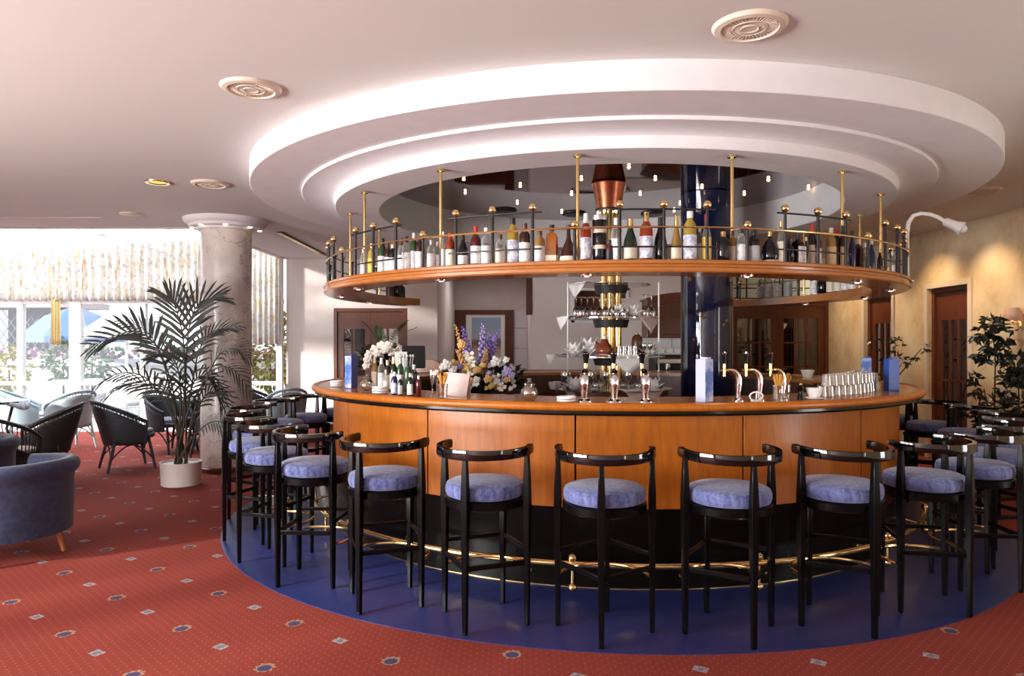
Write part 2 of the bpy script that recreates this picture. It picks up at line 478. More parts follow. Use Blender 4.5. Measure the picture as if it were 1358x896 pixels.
# back wall: pale part with a recess between px 580 and 705, pieces either side
XA, XB_ = -1.263, .332
wall_holes('wall_back', M['wall'], 'x', YB, .18, XC, XA, 0, CEIL, [(-3.02, -1.77, 0, 2.06)])
wall_holes('wall_back_centre', M['wall'], 'x', YB, .18, XB_, 3.55, 0, CEIL, [(1.03, 1.95, 1.84, 2.38)])
wall_holes('wall_back_right', M['cream'], 'x', YB, .18, 3.55, XR + .16, 0, CEIL, [(3.66, 5.36, 0, 2.16), (3.66, 5.36, 2.22, 2.78)])
wall_holes('wall_recess_left', M['wall'], 'y', XA, -.18, YB + .18, 16.0, 0, CEIL, [])
wall_holes('wall_recess_right', M['wall'], 'y', XB_, .18, YB + .18, 16.0, 0, CEIL, [])
wall_holes('wall_recess_back', M['wall'], 'x', 16.0, .18, XA - .2, XB_ + .3, 0, CEIL, [])
mb = MB(); mb.box((.22, 15.97, 1.1), (.75, .04, 2.2)); struct(mb.build('wall_recess_tiles', M['tiles'], smooth=False))
mb = MB(); mb.box((XB_ - .045, YB - .012, 2.42), (.10, .03, .95)); struct(mb.build('trim_3', M['wood_dark'], smooth=False))
# dark rooms behind glazed doors
mb = MB()
mb.box((4.5, 13.6, 1.5), (2.0, .1, 3.0)); mb.box((3.6, 13, 1.1), (.1, 1.2, 2.3)); mb.box((5.6, 13, 1.1), (.1, 1.2, 2.3)); mb.box((4.6, 13, 2.19), (2.1, 1.3, .04))
mb.box((-2.4, 13.0, 1.2), (1.6, .1, 2.6)); mb.box((6.3, 9.7, 1.4), (.1, 3.2, 3.0))
struct(mb.build('wall_backroom', M['wood_dark'], smooth=False))
# lit space behind the lattice transom
mb = MB(); mb.box((4.5, 13.5, 2.6), (2.2, .06, .9)); struct(mb.build('wall_lobby', plain('lobby_wall', (.85, .70, .45), .9), smooth=False))
# skirting
mb = MB(); mb.box(((XC - 3.02) / 2, YB - .01, .05), (abs(XC + 3.02), .02, .1)); mb.box(((-1.77 + XA) / 2, YB - .01, .05), (.5, .02, .1)); struct(mb.build('baseboard_back', M['wood_dark'], smooth=False))
mb = MB()
for a, b in ((YF, 8.40), (9.34, 10.10), (11.0, YB)): mb.box((XR - .01, (a + b) / 2, .05), (.02, b - a, .1))
struct(mb.build('baseboard_right', M['wood_dark'], smooth=False))

# windows of the left wall
for i, (a, b) in enumerate(WIN):
    w = MB(); c = (a + b) / 2
    for y in (a + .03, c, b - .03): w.box((XL - .1, y, 1.45), (.07, .06, 2.2))
    for z in (.38, 1.85, 2.52): w.box((XL - .1, c, z), (.07, b - a, .06))
    f = struct(w.build('window_%d' % (i + 1), M['white_frame'], smooth=False, bevel=.004))
    MB().box((XL - .1, c, 1.45), (.006, b - a - .06, 2.14)).build('pane', M['pane'], f, smooth=False)

for i, yc in enumerate((2.6, -2.9)):
    w = MB()
    for y in (yc - .47, yc + .47): w.box((XR + .08, y, 1.2), (.07, .06, 2.0))
    for z in (.23, 1.2, 2.17): w.box((XR + .08, yc, z), (.07, .88, .06))
    f = struct(w.build('window_%d' % (7 + i), M['white_frame'], smooth=False, bevel=.004)); MB().box((XR + .08, yc, 1.2), (.006, .9, 1.9)).build('pane', M['pane'], f, smooth=False)
# ---------------------------------------------------------------- conservatory
YG = 12.05
def roof_z(x): return 2.93 + (x + 8.6) * .085
# glazed end wall
XW0 = -11.5
w = MB()
posts = [-11.4, -10.0, -8.20, -7.28, -6.15, -5.05, -3.88]
for x in posts:
    wd = .19 if x == -7.28 else .09
    w.box((x, YG, roof_z(x) / 2), (wd, .10, roof_z(x)))
w.box(((XW0 + XC) / 2, YG, .06), (abs(XW0 - XC), .12, .12)); w.box(((XW0 + XC) / 2, YG, .80), (abs(XW0 - XC), .08, .06)); w.box(((XW0 + XC) / 2, YG, 2.16), (abs(XW0 - XC), .08, .07))
L = math.hypot(XC - XW0, roof_z(XC) - roof_z(XW0))
w.box(((XW0 + XC) / 2, YG, (roof_z(XW0) + roof_z(XC)) / 2 + .02), (L, .12, .10), ry=-math.atan(.085))
gw = struct(w.build('window_4', M['white_frame'], smooth=False))
for a, b in zip(posts, posts[1:]):
    MB().box(((a + b) / 2, YG, 1.2), (b - a - .08, .006, 2.3)).build('pane', M['pane'], gw, smooth=False)
# roof: white rafters with glass, sloping up towards the house
w = MB()
for y in [YC + .1, 9.6, 10.4, 11.2, YG]:
    w.box(((XW0 + XC) / 2, y, (roof_z(XW0) + roof_z(XC)) / 2 + .06), (L, .05, .06), ry=-math.atan(.085))
for x in (-10, -8.2, -6.4, -4.6):
    w.box((x, (YC + YG) / 2, roof_z(x) + .06), (.05, YG - YC, .06))
rf = struct(w.build('roof', M['white_frame'], smooth=False))
MB().box(((XW0 + XC) / 2, (YC + YG) / 2, (roof_z(XW0) + roof_z(XC)) / 2 + .1), (L, YG - YC + .2, .01), ry=-math.atan(.085)).build('pane', M['roofglass'], rf, smooth=False)
# outdoor ground
mb = MB(); mb.box((-15, 24, -.06), (40, 24, .1)); struct(mb.build('terrace', M['terrace'], smooth=False))

# gathered valances and drapes
def pleats(x0, x1, y, ztop0, ztop1, zbot, name, label, amp=.045, per=.135, mat='curtain', dirv=(1, 0)):
    n = int(abs(x1 - x0) / per * 8); rows = []
    rnd = random.Random(hash(name) % 99 + int(x0 * 10)); ph = 0; prof = []
    for i in range(n + 1):
        ph += (2 * PI / 8) * rnd.uniform(.7, 1.3); prof.append((math.sin(ph), rnd.uniform(.7, 1.2)))
    for j in range(9):
        v = j / 8; r = []
        for i in range(n + 1):
            t = i / n; x = x0 + (x1 - x0) * t; zt = ztop0 + (ztop1 - ztop0) * t
            z = zt + (zbot - zt) * v; k = amp * (.45 + .55 * v)
            if j == 0: k = amp * .3
            off = prof[i][0] * prof[i][1] * k
            zz = z + (.012 * prof[i][0] if j in (0, 8) else 0)
            r.append((x, y - off, zz) if dirv == (1, 0) else (y - off, x, zz))
        rows.append(r)
    o = MB().grid(rows).build(name, M[mat], solid=.004, ang=80)
    return tag(o, label, 'curtain')
pleats(-9.6, -4.75, YG - .12, 2.86, 3.22, 2.17, 'curtain_valance', 'gathered yellow floral valance along the top of the conservatory glazing')
d = pleats(-7.62, -7.48, YG - .12, 2.2, 2.2, 1.45, 'curtain_tie', 'narrow yellow cloth strip hanging below the floral valance beside white post', .03, .05, 'yellow_cloth')
pleats(-5.16, -5.02, YG - .22, 3.12, 3.13, 2.0, 'curtain_drape', 'slim yellow striped drape hanging just beside the marble column, window side', .03, .06)
pleats(-4.30, -3.86, YG - .12, 3.1, 3.12, 1.45, 'curtain_drape', 'pale floral drape between the marble column and the white wall', .025, .09)

# ------------------------------------------------------------------ column
COLX, COLY = -3.32, 8.38
mb = MB(); mb.lathe([(0, .0), (.30, 0), (.30, .05), (.28, .06), (.28, .07)], (COLX, COLY, 0), 48); base = mb
col = MB().lathe([(0, .0), (.28, .0), (.28, CEIL - .1), (0, CEIL - .1)], (COLX, COLY, 0), 64).build('column', M['marble']); struct(col)
base.build('plinth', M['wood_dark'], col)
MB().lathe([(.26, CEIL - .13), (.31, CEIL - .13), (.33, CEIL - .105), (.40, CEIL - .10), (.41, CEIL - .07), (.43, CEIL - .06), (.46, CEIL - .035), (.47, CEIL), (.26, CEIL)], (COLX, COLY, 0), 64).build('capital', M['plaster'], col)
for i in range(8):
    a = i * PI / 4 + .35
    MB().lathe([(0, CEIL - .112), (.022, CEIL - .11), (.022, CEIL - .096), (0, CEIL - .094)], (COLX + .365 * math.cos(a), COLY + .365 * math.sin(a), 0), 12).build('spotlight', M['bulb'], col)


# ------------------------------------------------------------------ the bar
bar = empty('bar_counter', (CX, CY, 0)); tag(bar, 'round honey wood bar counter with black base in the middle of the room', 'bar counter')
def barpart(mb, name, mat, parent=bar, **kw):
    """build in world coordinates, then parent under a thing standing at the bar centre"""
    o = mb.build(name, M[mat], **kw); o.parent = parent
    if parent.type == 'EMPTY': o.matrix_parent_inverse = Matrix.Translation((-CX, -CY, 0))
    return o
top = barpart(MB().arc([(2.0, 1.085), (2.0, 1.118), (2.562, 1.118), (2.562, 1.085)], 0, 360, 128), 'worktop', 'wood_shelf')
barpart(MB().arc([(2.555, 1.078), (2.555, 1.122), (2.575, 1.127), (2.597, 1.123), (2.608, 1.110), (2.610, 1.098), (2.604, 1.085), (2.59, 1.078)], 0, 360, 128), 'edge_rail', 'wood_bar', ang=60)
barpart(MB().arc([(2.40, 1.05), (2.40, 1.086), (2.585, 1.086), (2.585, 1.062), (2.57, 1.05)], 0, 360, 128), 'under_band', 'black')
for k in range(15):
    a = -11 + 24 * k
    barpart(MB().arc([(2.36, .485), (2.36, 1.05), (2.43, 1.05), (2.43, .485)], a + .13, a + 23.87, 12), 'front_panel', 'wood_bar', bevel=.002)
barpart(MB().arc([(2.30, .0), (2.30, 1.05), (2.355, 1.05), (2.355, .485), (2.415, .485), (2.415, .0)], 0, 360, 128), 'kickplate', 'kick')
barpart(MB().arc([(2.415, .006), (2.415, .0105), (2.423, .0105), (2.423, .006)], 0, 360, 128), 'brass_strip', 'brass')
barpart(MB().arc([(2.02, .006), (2.02, 1.085), (2.06, 1.085), (2.06, .006)], 0, 360, 128), 'inner_panel', 'wood_dark')
fr = barpart(MB().tube([ring(a, 2.60, .20) for a in range(-130, 131, 2)], .019, 10), 'foot_rail', 'brass')
for k in range(-5, 7):
    a = -11 + 24 * k
    if abs(a) > 128: continue
    for da in (0,):
        p = ring(a, 2.60)
        b = MB().cyl(p + Vector((0, 0, .055)), p + Vector((0, 0, .225)), .008)
        b.sph(p + Vector((0, 0, .065)), .026); b.sph(p + Vector((0, 0, .235)), .026)
        q = ring(a, 2.41)
        b.tube([q + Vector((0, 0, .13)), q.lerp(p, .4) + Vector((0, 0, .12)), p + Vector((0, 0, .09))], .009)
        b.lathe([(0, .118), (.03, .118), (.03, .142), (0, .142)], q, 12)
        barpart(b, 'rail_bracket', 'brass', fr)

# ------------------------------------------------------------------ overhead bottle gallery
A0, A1 = -124, 142
gal = empty('bottle_gallery', (CX, CY, 0)); tag(gal, 'curved wooden gallery shelf hung over the bar on brass rods', 'hanging shelf')
gp = lambda mb, name, mat, parent=gal, **kw: barpart(mb, name, mat, parent, **kw)
ZS = 1.957
gp(MB().arc([(2.24, 1.884), (2.24, ZS), (2.505, ZS), (2.512, 1.951), (2.512, 1.936), (2.500, 1.930), (2.497, 1.917), (2.508, 1.910), (2.508, 1.893), (2.498, 1.884)], A0, A1, 120), 'shelf', 'wood_shelf', ang=40)
for k in range(-5, 7):
    a = -11 + 24 * k
    if not A0 < a < A1: continue
    p = ring(a, 2.30)
    r = MB().cyl(p + Vector((0, 0, ZS)), p + Vector((0, 0, 2.629)), .0105)
    r.lathe([(0, 2.615), (.028, 2.615), (.028, 2.629), (0, 2.629)], p, 14)
    gp(r, 'hanging_rod', 'brass')
def post(a, tall):
    p = ring(a, 2.475); zt = 2.262 if tall else 2.150
    b = MB().cyl(p + Vector((0, 0, ZS)), p + Vector((0, 0, zt)), .0105, .0095, 10)
    o = gp(b, 'rail_post', 'rail_black')
    gp(MB().sph(p + Vector((0, 0, zt + .022)), .025, 14, 10), 'ball_finial', 'brass', o)
    return o
for k in range(-5, 7):
    a = -11 + 24 * k
    for off, tall in ((0, 0), (6.1, 1), (12.1, 1), (18.1, 1)):
        if A0 + 1 < a + off < A1 - 1: post(a + off, tall)
    s0, s1 = max(a + 4.8, A0 + 1), min(a + 19.4, A1 - 1)
    if s1 - s0 > 3:
        m_ = lambda R, z: [ring(s0 + (s1 - s0) * t / 8, R, z) for t in range(9)]
        gp(MB().tube(m_(2.475, 2.255), .006, 6), 'upper_rail', 'rail_black')
        gp(MB().tube(m_(2.475, 2.035), .005, 6), 'lower_rail', 'rail_black')
gp(MB().tube([ring(A0 + 1 + (A1 - A0 - 2) * t / 90, 2.49, 2.148) for t in range(91)], .0065, 8), 'brass_rail', 'brass')
for k in range(-5, 7):
    a = -11 + 24 * k
    if not A0 + 3 < a < A1 - 3: continue
    p = ring(a + 1.5, 2.37)
    o = gp(MB().lathe([(0, 1.880), (.018, 1.880), (.030, 1.872), (.036, 1.874), (.038, 1.884), (0, 1.884)], p, 16), 'spotlight', 'chrome')
    gp(MB().lathe([(0, 1.870), (.014, 1.872), (.018, 1.879), (0, 1.879)], p, 12), 'bulb', 'spotglow', o)

# ------------------------------------------------------------------ bottles on the gallery
SHAPES = {   # profiles in units of half-width and height
    'wine': [(0, 0), (.92, 0), (1, .02), (1, .60), (.93, .68), (.62, .76), (.40, .81), (.36, .86), (.36, .93)],
    'burg': [(0, 0), (.92, 0), (1, .02), (1, .42), (.85, .55), (.55, .68), (.38, .78), (.34, .85), (.34, .94)],
    'spirit': [(0, 0), (.92, 0), (1, .02), (1, .62), (.96, .70), (.78, .76), (.42, .81), (.38, .84), (.38, .90)],
    'tall': [(0, 0), (.92, 0), (1, .02), (1, .66), (.90, .74), (.55, .81), (.42, .84), (.42, .92)],
    'slim': [(0, 0), (.92, 0), (1, .02), (1, .50), (.80, .62), (.50, .74), (.40, .82), (.38, .92)],
    'cone': [(0, 0), (.95, 0), (1, .02), (1, .35), (.85, .45), (.55, .62), (.35, .72), (.33, .82)],
    'flask': [(0, 0), (.70, 0), (.90, .08), (1, .25), (.97, .40), (.82, .55), (.52, .68), (.26, .76), (.20, .84), (.20, .92)],
    'flare': [(0, 0), (.95, 0), (1, .03), (.98, .12), (.86, .28), (.58, .46), (.34, .58), (.25, .66), (.22, .80), (.22, .95)],
    'squat': [(0, 0), (.92, 0), (1, .03), (1, .62), (.9, .72), (.5, .80), (.34, .83), (.34, .88)],
    'can': [(0, 0), (.97, 0), (1, .01), (1, .95), (.97, .96)],
}
GLASS = {'clear': None, 'green': (.02, .06, .02), 'darkgreen': (.012, .022, .012), 'brown': (.035, .010, .006), 'black': (.008, .006, .008), 'amber': (.50, .16, .02),
         'red': (.36, .055, .02), 'yellow': (.55, .42, .08), 'navy': (.012, .018, .09), 'tan': (.42, .24, .07), 'darkred': (.08, .008, .008)}
LAB = {'white': (.80, .79, .78), 'cream': (.74, .66, .52), 'yellow': (.70, .48, .05), 'print': None, 'black': (.02, .018, .018), 'grey': (.45, .45, .48), 'pink': (.68, .48, .46), 'tan': (.55, .38, .2)}
CAP = {'black': (.012, .012, .013), 'white': (.80, .79, .78), 'red': (.50, .03, .025), 'gold': None, 'silver': None, 'brown': (.09, .03, .015), 'cream': (.70, .60, .45)}
gm = {}
def gmat(k):
    if k not in gm:
        if k == 'clear':
            t = NT('clear_bottle_glass'); tb = t.new('ShaderNodeBsdfTransparent'); tb.inputs[0].default_value = (.80, .80, .78, 1)
            t.set(col=(.55, .55, .54), rough=.06)
            lw = t.new('ShaderNodeLayerWeight'); lw.inputs[0].default_value = .4
            mx = t.new('ShaderNodeMixShader'); t.l.new(t.m('MULTIPLY_ADD', lw.outputs['Facing'], .65, .12), mx.inputs[0])
            t.l.new(tb.outputs[0], mx.inputs[1]); t.l.new(t.b.outputs[0], mx.inputs[2]); t.l.new(mx.outputs[0], t.n['Material Output'].inputs[0]); gm[k] = t.mat
        elif k in ('amber', 'yellow', 'red', 'tan'):
            t = NT(k + '_bottle_glass'); tb = t.new('ShaderNodeBsdfTransparent'); c = GLASS[k]
            tb.inputs[0].default_value = (min(1, c[0] * 1.5), min(1, c[1] * 1.5), min(1, c[2] * 1.5), 1)
            t.set(col=c, rough=.07); mx = t.new('ShaderNodeMixShader'); mx.inputs[0].default_value = .6
            t.l.new(tb.outputs[0], mx.inputs[1]); t.l.new(t.b.outputs[0], mx.inputs[2]); t.l.new(mx.outputs[0], t.n['Material Output'].inputs[0]); gm[k] = t.mat
        else: gm[k] = plain(k + '_bottle_glass', GLASS[k], .07)
    return gm[k]
lm = {}
def lmat(k):
    if k not in lm:
        if k == 'print':
            t = NT('printed_label'); f = t.noise(26, 2)
            lm[k] = t.set(col=t.ramp(f, [(.38, (.80, .79, .80)), (.5, (.62, .66, .80)), (.58, (.28, .34, .62)), (.66, (.75, .50, .30))]), rough=.5)
        elif k == 'white':
            t = NT('white_label'); f = t.noise(60, 2)
            lm[k] = t.set(col=t.ramp(f, [(.5, (.80, .79, .79)), (.72, (.45, .45, .52))]), rough=.5)
        else: lm[k] = plain(k + '_label', LAB[k], .5)
    return lm[k]
cm = {}
def cmat(k):
    if k not in cm:
        cm[k] = M['brass'] if k == 'gold' else M['steel'] if k == 'silver' else plain(k + '_cap', CAP[k], .35)
    return cm[k]


def interp(prof, zf):
    for (r0, z0), (r1, z1) in zip(prof, prof[1:]):
        if z0 <= zf <= z1 and z1 > z0: return r0 + (r1 - r0) * (zf - z0) / (z1 - z0)
    return prof[-1][0]


def bottle(pos, r, h, shape, glass, lab, cap, rz=0, labz=None, square=False, name='bottle', n=16):
    pr = SHAPES[shape]; sides = 4 if square else n
    P = [(a * r * (1.3 if square and a > .5 else 1), z * h) for a, z in pr]
    P.append((P[-1][0] * .9, P[-1][1])); P.append((0, P[-1][1]))
    mb = MB(); mb.lathe(P, (0, 0, 0), sides)
    if square: bmesh.ops.rotate(mb.bm, cent=(0, 0, 0), matrix=Matrix.Rotation(PI / 4, 3, 'Z'), verts=mb.bm.verts)
    o = mb.build(name, gmat(glass), bevel=.004 if square else 0); o.location = pos; o.rotation_euler.z = rz
    zt = pr[-1][1]; rc = pr[-1][0] * r * 1.12 + .001
    if cap:
        z0 = {'wine': .80, 'burg': .80}.get(shape, zt - .06)
        c = MB().lathe([(interp(pr, z0) * r * 1.05 + .0012, z0 * h), (rc, (zt - .01) * h), (rc, h * .995), (rc * .8, h), (0, h)], (0, 0, 0), 12).build('cap', cmat(cap), o)
    if lab:
        lo, hi = labz or {'flask': (.03, .12), 'flare': (.02, .16), 'burg': (.07, .33), 'cone': (.06, .32), 'can': (.62, .74)}.get(shape, (.05, .52))
        e = .0012
        if square:
            q = MB(); w_ = r * 1.3 * .92; q.box((0, -w_ - .001, (lo + hi) / 2 * h), (w_ * 1.7, .002, (hi - lo) * h)); q.box((w_ + .001, 0, (lo + hi) / 2 * h), (.002, w_ * 1.7, (hi - lo) * h))
        else:
            q = MB(); lp = [(interp(pr, z) * r + e, z * h) for z in (lo, (lo * 2 + hi) / 3, (lo + hi * 2) / 3, hi)]
            rows = []
            for rr, zz in lp: rows.append([(rr * math.cos(t), rr * math.sin(t), zz) for t in [(-PI / 2) + (i / 12 - .5) * 3.6 for i in range(13)]])
            q.grid(rows)
        q.build('label', lmat(lab), o)
    return o


# x px, top y px, width px, shape, glass, label, cap
BOT = [
 (482, 330, 8, 'tall', 'clear', 'white', 'white'), (493, 323, 10, 'tall', 'yellow', 'yellow', 'gold'), (507, 316, 12, 'wine', 'green', 'white', 'black'),
 (514.5, 322, 9, 'spirit', 'brown', 'white', 'brown'), (521, 324, 10, 'tall', 'black', 'white', 'cream'), (532, 316, 9, 'wine', 'clear', 'white', 'brown'),
 (539, 313, 12, 'spirit', 'clear', 'white', 'black'), (549, 309, 9, 'tall', 'green', 'grey', 'white'), (556.5, 311, 11, 'spirit', 'brown', 'white', 'brown'),
 (572, 318, 11, 'spirit', 'clear', 'white', 'silver'), (580, 320, 9, 'squat', 'clear', 'white', 'white'), (588, 307, 6, 'slim', 'clear', 'grey', 'white'),
 (597, 309, 12, 'spirit', 'red', 'cream', 'red'), (602, 312, 7, 'slim', 'clear', 'white', 'gold'), (614, 309, 13, 'burg', 'black', 'white', 'black'), (631, 300, 14, 'wine', 'darkred', 'white', 'red'),
 (645, 302, 14, 'spirit', 'clear', 'white', 'white'), (663.5, 311, 13, 'spirit', 'clear', 'cream', 'brown'), (680, 289, 15, 'tall', 'yellow', 'print', 'black'),
 (696, 296, 15, 'spirit', 'brown', 'white', 'brown'), (716, 306, 14, 'spirit', 'tan', 'white', 'brown'), (732, 298, 15, 'square', 'amber', 'cream', 'black'),
 (754, 298, 23, 'flare', 'brown', 'cream', 'brown'), (777, 283, 14, 'wine', 'red', 'print', 'white'), (795, 286, 19, 'can', 'black', 'cream', 'silver'), (808, 318, 9, 'spirit', 'darkred', 'black', 'black'),
 (817, 289, 14, 'spirit', 'clear', 'white', 'white'), (836, 290, 18, 'burg', 'darkgreen', 'cream', 'gold'), (857, 281, 17, 'wine', 'red', 'print', 'gold'),
 (876, 288, 17, 'burg', 'black', None, 'black'), (897, 285, 14, 'cone', 'tan', 'cream', 'gold'), (915, 280, 17, 'tall', 'yellow', 'print', 'white'),
 (928, 300, 9, 'spirit', 'clear', 'grey', 'silver'), (937, 284, 12, 'slim', 'clear', 'yellow', 'red'), (959, 307, 17, 'squat', 'black', None, 'gold'), (972, 306, 9, 'spirit', 'tan', 'cream', 'brown'),
 (983, 302, 11, 'spirit', 'clear', 'white', 'black'), (1000, 305, 14, 'spirit', 'black', 'grey', 'black'), (1021, 307, 23, 'flask', 'black', 'cream', 'gold'),
 (1036, 293, 11, 'slim', 'clear', 'cream', 'gold'), (1046, 312, 7, 'slim', 'black', None, 'black'), (1058, 311, 13, 'square', 'black', 'white', 'black'), (1069, 314, 6, 'slim', 'darkgreen', None, 'cream'),
 (1077, 297, 10, 'wine', 'black', 'cream', 'red'), (1085, 308, 8, 'spirit', 'darkred', 'pink', 'brown'), (1102, 302, 13, 'spirit', 'tan', 'tan', 'cream'), (1110, 301, 9, 'wine', 'black', None, 'red'),
 (1118, 299, 9, 'wine', 'brown', 'tan', 'black'), (1130, 306, 9, 'slim', 'navy', None, 'black'), (1138, 317, 11, 'square', 'brown', None, 'cream'), (1147, 322, 8, 'spirit', 'clear', None, 'silver'),
 (1156, 318, 9, 'slim', 'navy', None, 'white'), (1167, 330, 7, 'slim', 'black', None, 'gold'), (1189, 333, 7, 'spirit', 'clear', 'white', 'silver')]
GW = {'clear': 'clear glass', 'green': 'green glass', 'darkgreen': 'dark green', 'brown': 'brown glass', 'black': 'black', 'amber': 'amber', 'red': 'red-orange', 'yellow': 'pale yellow', 'navy': 'navy blue', 'tan': 'golden', 'darkred': 'dark red'}
SW = {'wine': 'shouldered', 'burg': 'sloping', 'spirit': 'round', 'tall': 'tall', 'slim': 'slender', 'cone': 'conical', 'flask': 'round-bellied', 'flare': 'wide-bottomed', 'squat': 'squat', 'square': 'square', 'can': 'cylindrical'}
looks = []
for (px, ty, w, sh, g, lab, cap) in BOT:
    s = '%s %s bottle with %s' % (SW[sh], GW[g], ('%s label' % {'print': 'printed'}.get(lab, lab)) if lab else 'no label')
    if cap: s += ' and %s cap' % cap
    if sh == 'can': s = 'black cylindrical gift tin with cream bands and silver lid'
    looks.append(s)
LOOKN = {}
for s in looks: LOOKN[s] = LOOKN.get(s, 0) + 1
seen = {}
for i, (px, ty, w, sh, g, lab, cap) in enumerate(BOT):
    R = 2.37 + .02 * math.sin(i * 2.3)
    a = on_ring(px, R); p = ring(a, R, ZS)
    h = CAMH + (YH - ty) / FPX * p.y - ZS; r = w / FPX * p.y / 2
    lz = None
    if sh == 'wine': lz = (.06, .50)
    if sh == 'square': lz = (.04, .20) if g == 'amber' else (.06, .6)
    o = bottle(p, r, h, 'spirit' if sh == 'square' else sh, g, lab, cap, math.radians(a), lz, sh == 'square', 'gift_tin' if sh == 'can' else 'bottle')
    if sh == 'can': MB().lathe([(1.0 * r + .001, .28 * h), (1.0 * r + .001, .36 * h)], (0, 0, 0), 20).build('cream_band', lmat('cream'), o)
    s = looks[i]; seen[s] = seen.get(s, 0) + 1
    if LOOKN[s] > 1: s += ', %s such from the window' % ordinal(seen[s] - 1)
    else: s += ' on gallery'
    tag(o, s, 'bottle' if sh != 'can' else 'tin', 'bottles on the overhead gallery')
# bottles on the far arc of the gallery
FAR = [(1009, 'spirit', 'clear', 'grey', 'silver'), (1020, 'spirit', 'clear', 'white', 'black'), (1031, 'spirit', 'clear', 'white', 'silver'), (1045, 'tall', 'clear', 'grey', 'white'), (1053, 'slim', 'clear', None, 'silver'),
       (1080, 'tall', 'clear', 'white', 'silver'), (1091, 'flask', 'black', None, 'gold'), (1102, 'wine', 'black', 'cream', 'gold'), (1112, 'wine', 'brown', 'cream', 'cream'), (1122, 'wine', 'black', 'white', 'black'), (1131, 'wine', 'darkgreen', 'white', 'black')]
ts = {}
for px, sh, g, lab, cap in FAR:
    a = on_ring(px, 2.33, True); p = ring(a, 2.33, ZS)
    o = bottle(p, .042 if sh != 'flask' else .06, .27, sh, g, lab, cap, math.radians(a) + PI, n=12)
    o.rotation_euler.z = math.atan2(p.x, p.y) * -1
    s = '%s %s bottle, %s, %s cap, on far arc near navy column' % (SW[sh], GW[g], (lab + ' label') if lab else 'no label', cap)
    tag(o, s, 'bottle', 'bottles on the far arc of the gallery')
for px, sh, g, nm in ((517, 'spirit', 'brown', 'brown'), (525, 'squat', 'black', 'squat black'), (532, 'wine', 'darkgreen', 'dark green')):
    a = on_ring(px, 2.33, True); p = ring(a, 2.33, ZS)
    o = bottle(p, .045, .17, sh, g, None, None, n=12)
    tag(o, '%s bottle low on the far arc of the gallery above the panelled door' % nm, 'bottle', 'bottles on the far arc of the gallery')

# ------------------------------------------------------------------ bar stools
def make_stool():
    root = empty('bar_stool')
    R = .240
    MB().lathe([(0, .665), (.185, .665), (.203, .672), (.210, .69), (.210, .715), (.203, .735), (.18, .746), (.1, .752), (0, .753)], (0, 0, 0), 36).build('seat', M['seat'], root)
    MB().lathe([(.10, .615), (.20, .615), (.215, .625), (.215, .66), (.205, .666), (.10, .666)], (0, 0, 0), 32).build('seat_frame', M['leg_black'], root)
    def leg(x, y, up):
        t = Vector((x, y, 0)); b = MB()
        pts = [t + Vector((0, 0, 0.0065)), t + Vector((0, 0, .35)), t + Vector((0, 0, .62)), t + Vector((0, 0, .70))]
        rr = [.017, .022, .028, .027]
        if up: pts += [t + Vector((0, 0, .80)), t + Vector((0, 0, .905))]; rr += [.022, .016]
        else: pts = pts[:3] + [t * .94 + Vector((0, 0, .655))]
        b.tube(pts, rr, 4)
        bmesh.ops.rotate(b.bm, cent=(x, y, 0), matrix=Matrix.Rotation(PI / 4 + math.atan2(y, x), 3, 'Z'), verts=b.bm.verts)
        o = b.build('leg', M['leg_black'], root, bevel=.004)
        return o
    for x, y, u in ((0, -R, 1), (-R, 0, 1), (R, 0, 1), (0, R, 0)): leg(x, y, u)
    # curved top rail, a little higher and thicker at the ends
    rows = []
    N = 28
    for i in range(N + 1):
        a = math.radians(-104 + 208 * i / N); e = abs(i / N - .5) * 2
        c = Vector((math.sin(a) * .244, -math.cos(a) * .244, .906 + .012 * e ** 2)); d = Vector((math.sin(a), -math.cos(a), 0))
        th, hh = .011 + .003 * e, .022 + .003 * (1 - e)
        rows.append([c + d * th * u + Vector((0, 0, hh * v)) for u, v in ((-1, -1), (1, -1), (1.25, 0), (1, 1), (-1, 1), (-1.25, 0), (-1, -1))])
    b = MB(); b.grid(rows); b.poly(rows[0][:6]); b.poly(rows[-1][:6]); bmesh.ops.remove_doubles(b.bm, verts=b.bm.verts, dist=1e-5)
    b.build('top_rail', M['rail_gloss'], root, ang=45)
    for sx in (-1, 1):
        MB().box((sx * R / 2, -R / 2, .335), (.30, .016, .026), rz=sx * PI / 4).build('stretcher', M['leg_black'], root, bevel=.003)
        MB().box((sx * R / 2, R / 2, .40), (.30, .016, .022), rz=-sx * PI / 4).build('stretcher', M['leg_black'], root, bevel=.003)
    fr = MB().tube([(math.sin(math.radians(t)) * .238, math.cos(math.radians(t)) * .238, .268) for t in range(-84, 85, 7)], .0095, 8).build('foot_ring', M['brass'], root)
    return root
proto = make_stool()
stools = list(range(-115, 102, 12))
rnd = random.Random(3)
for i, az in enumerate(stools):
    o = proto if i == 0 else copy_tree(proto)
    az_ = {-43: -43, -55: -54, -67: -65.5, -79: -77.5, -91: -92}.get(az + 0, az)
    p = ring(az_, 3.03); o.location = (p.x, p.y, 0.0); o.rotation_euler.z = math.radians(az_ + rnd.uniform(-7, 7))
    tag(o, 'black bar stool with round blue seat, %s along the bar counted from the window end' % ordinal(i), 'bar stool', 'stools round the bar')

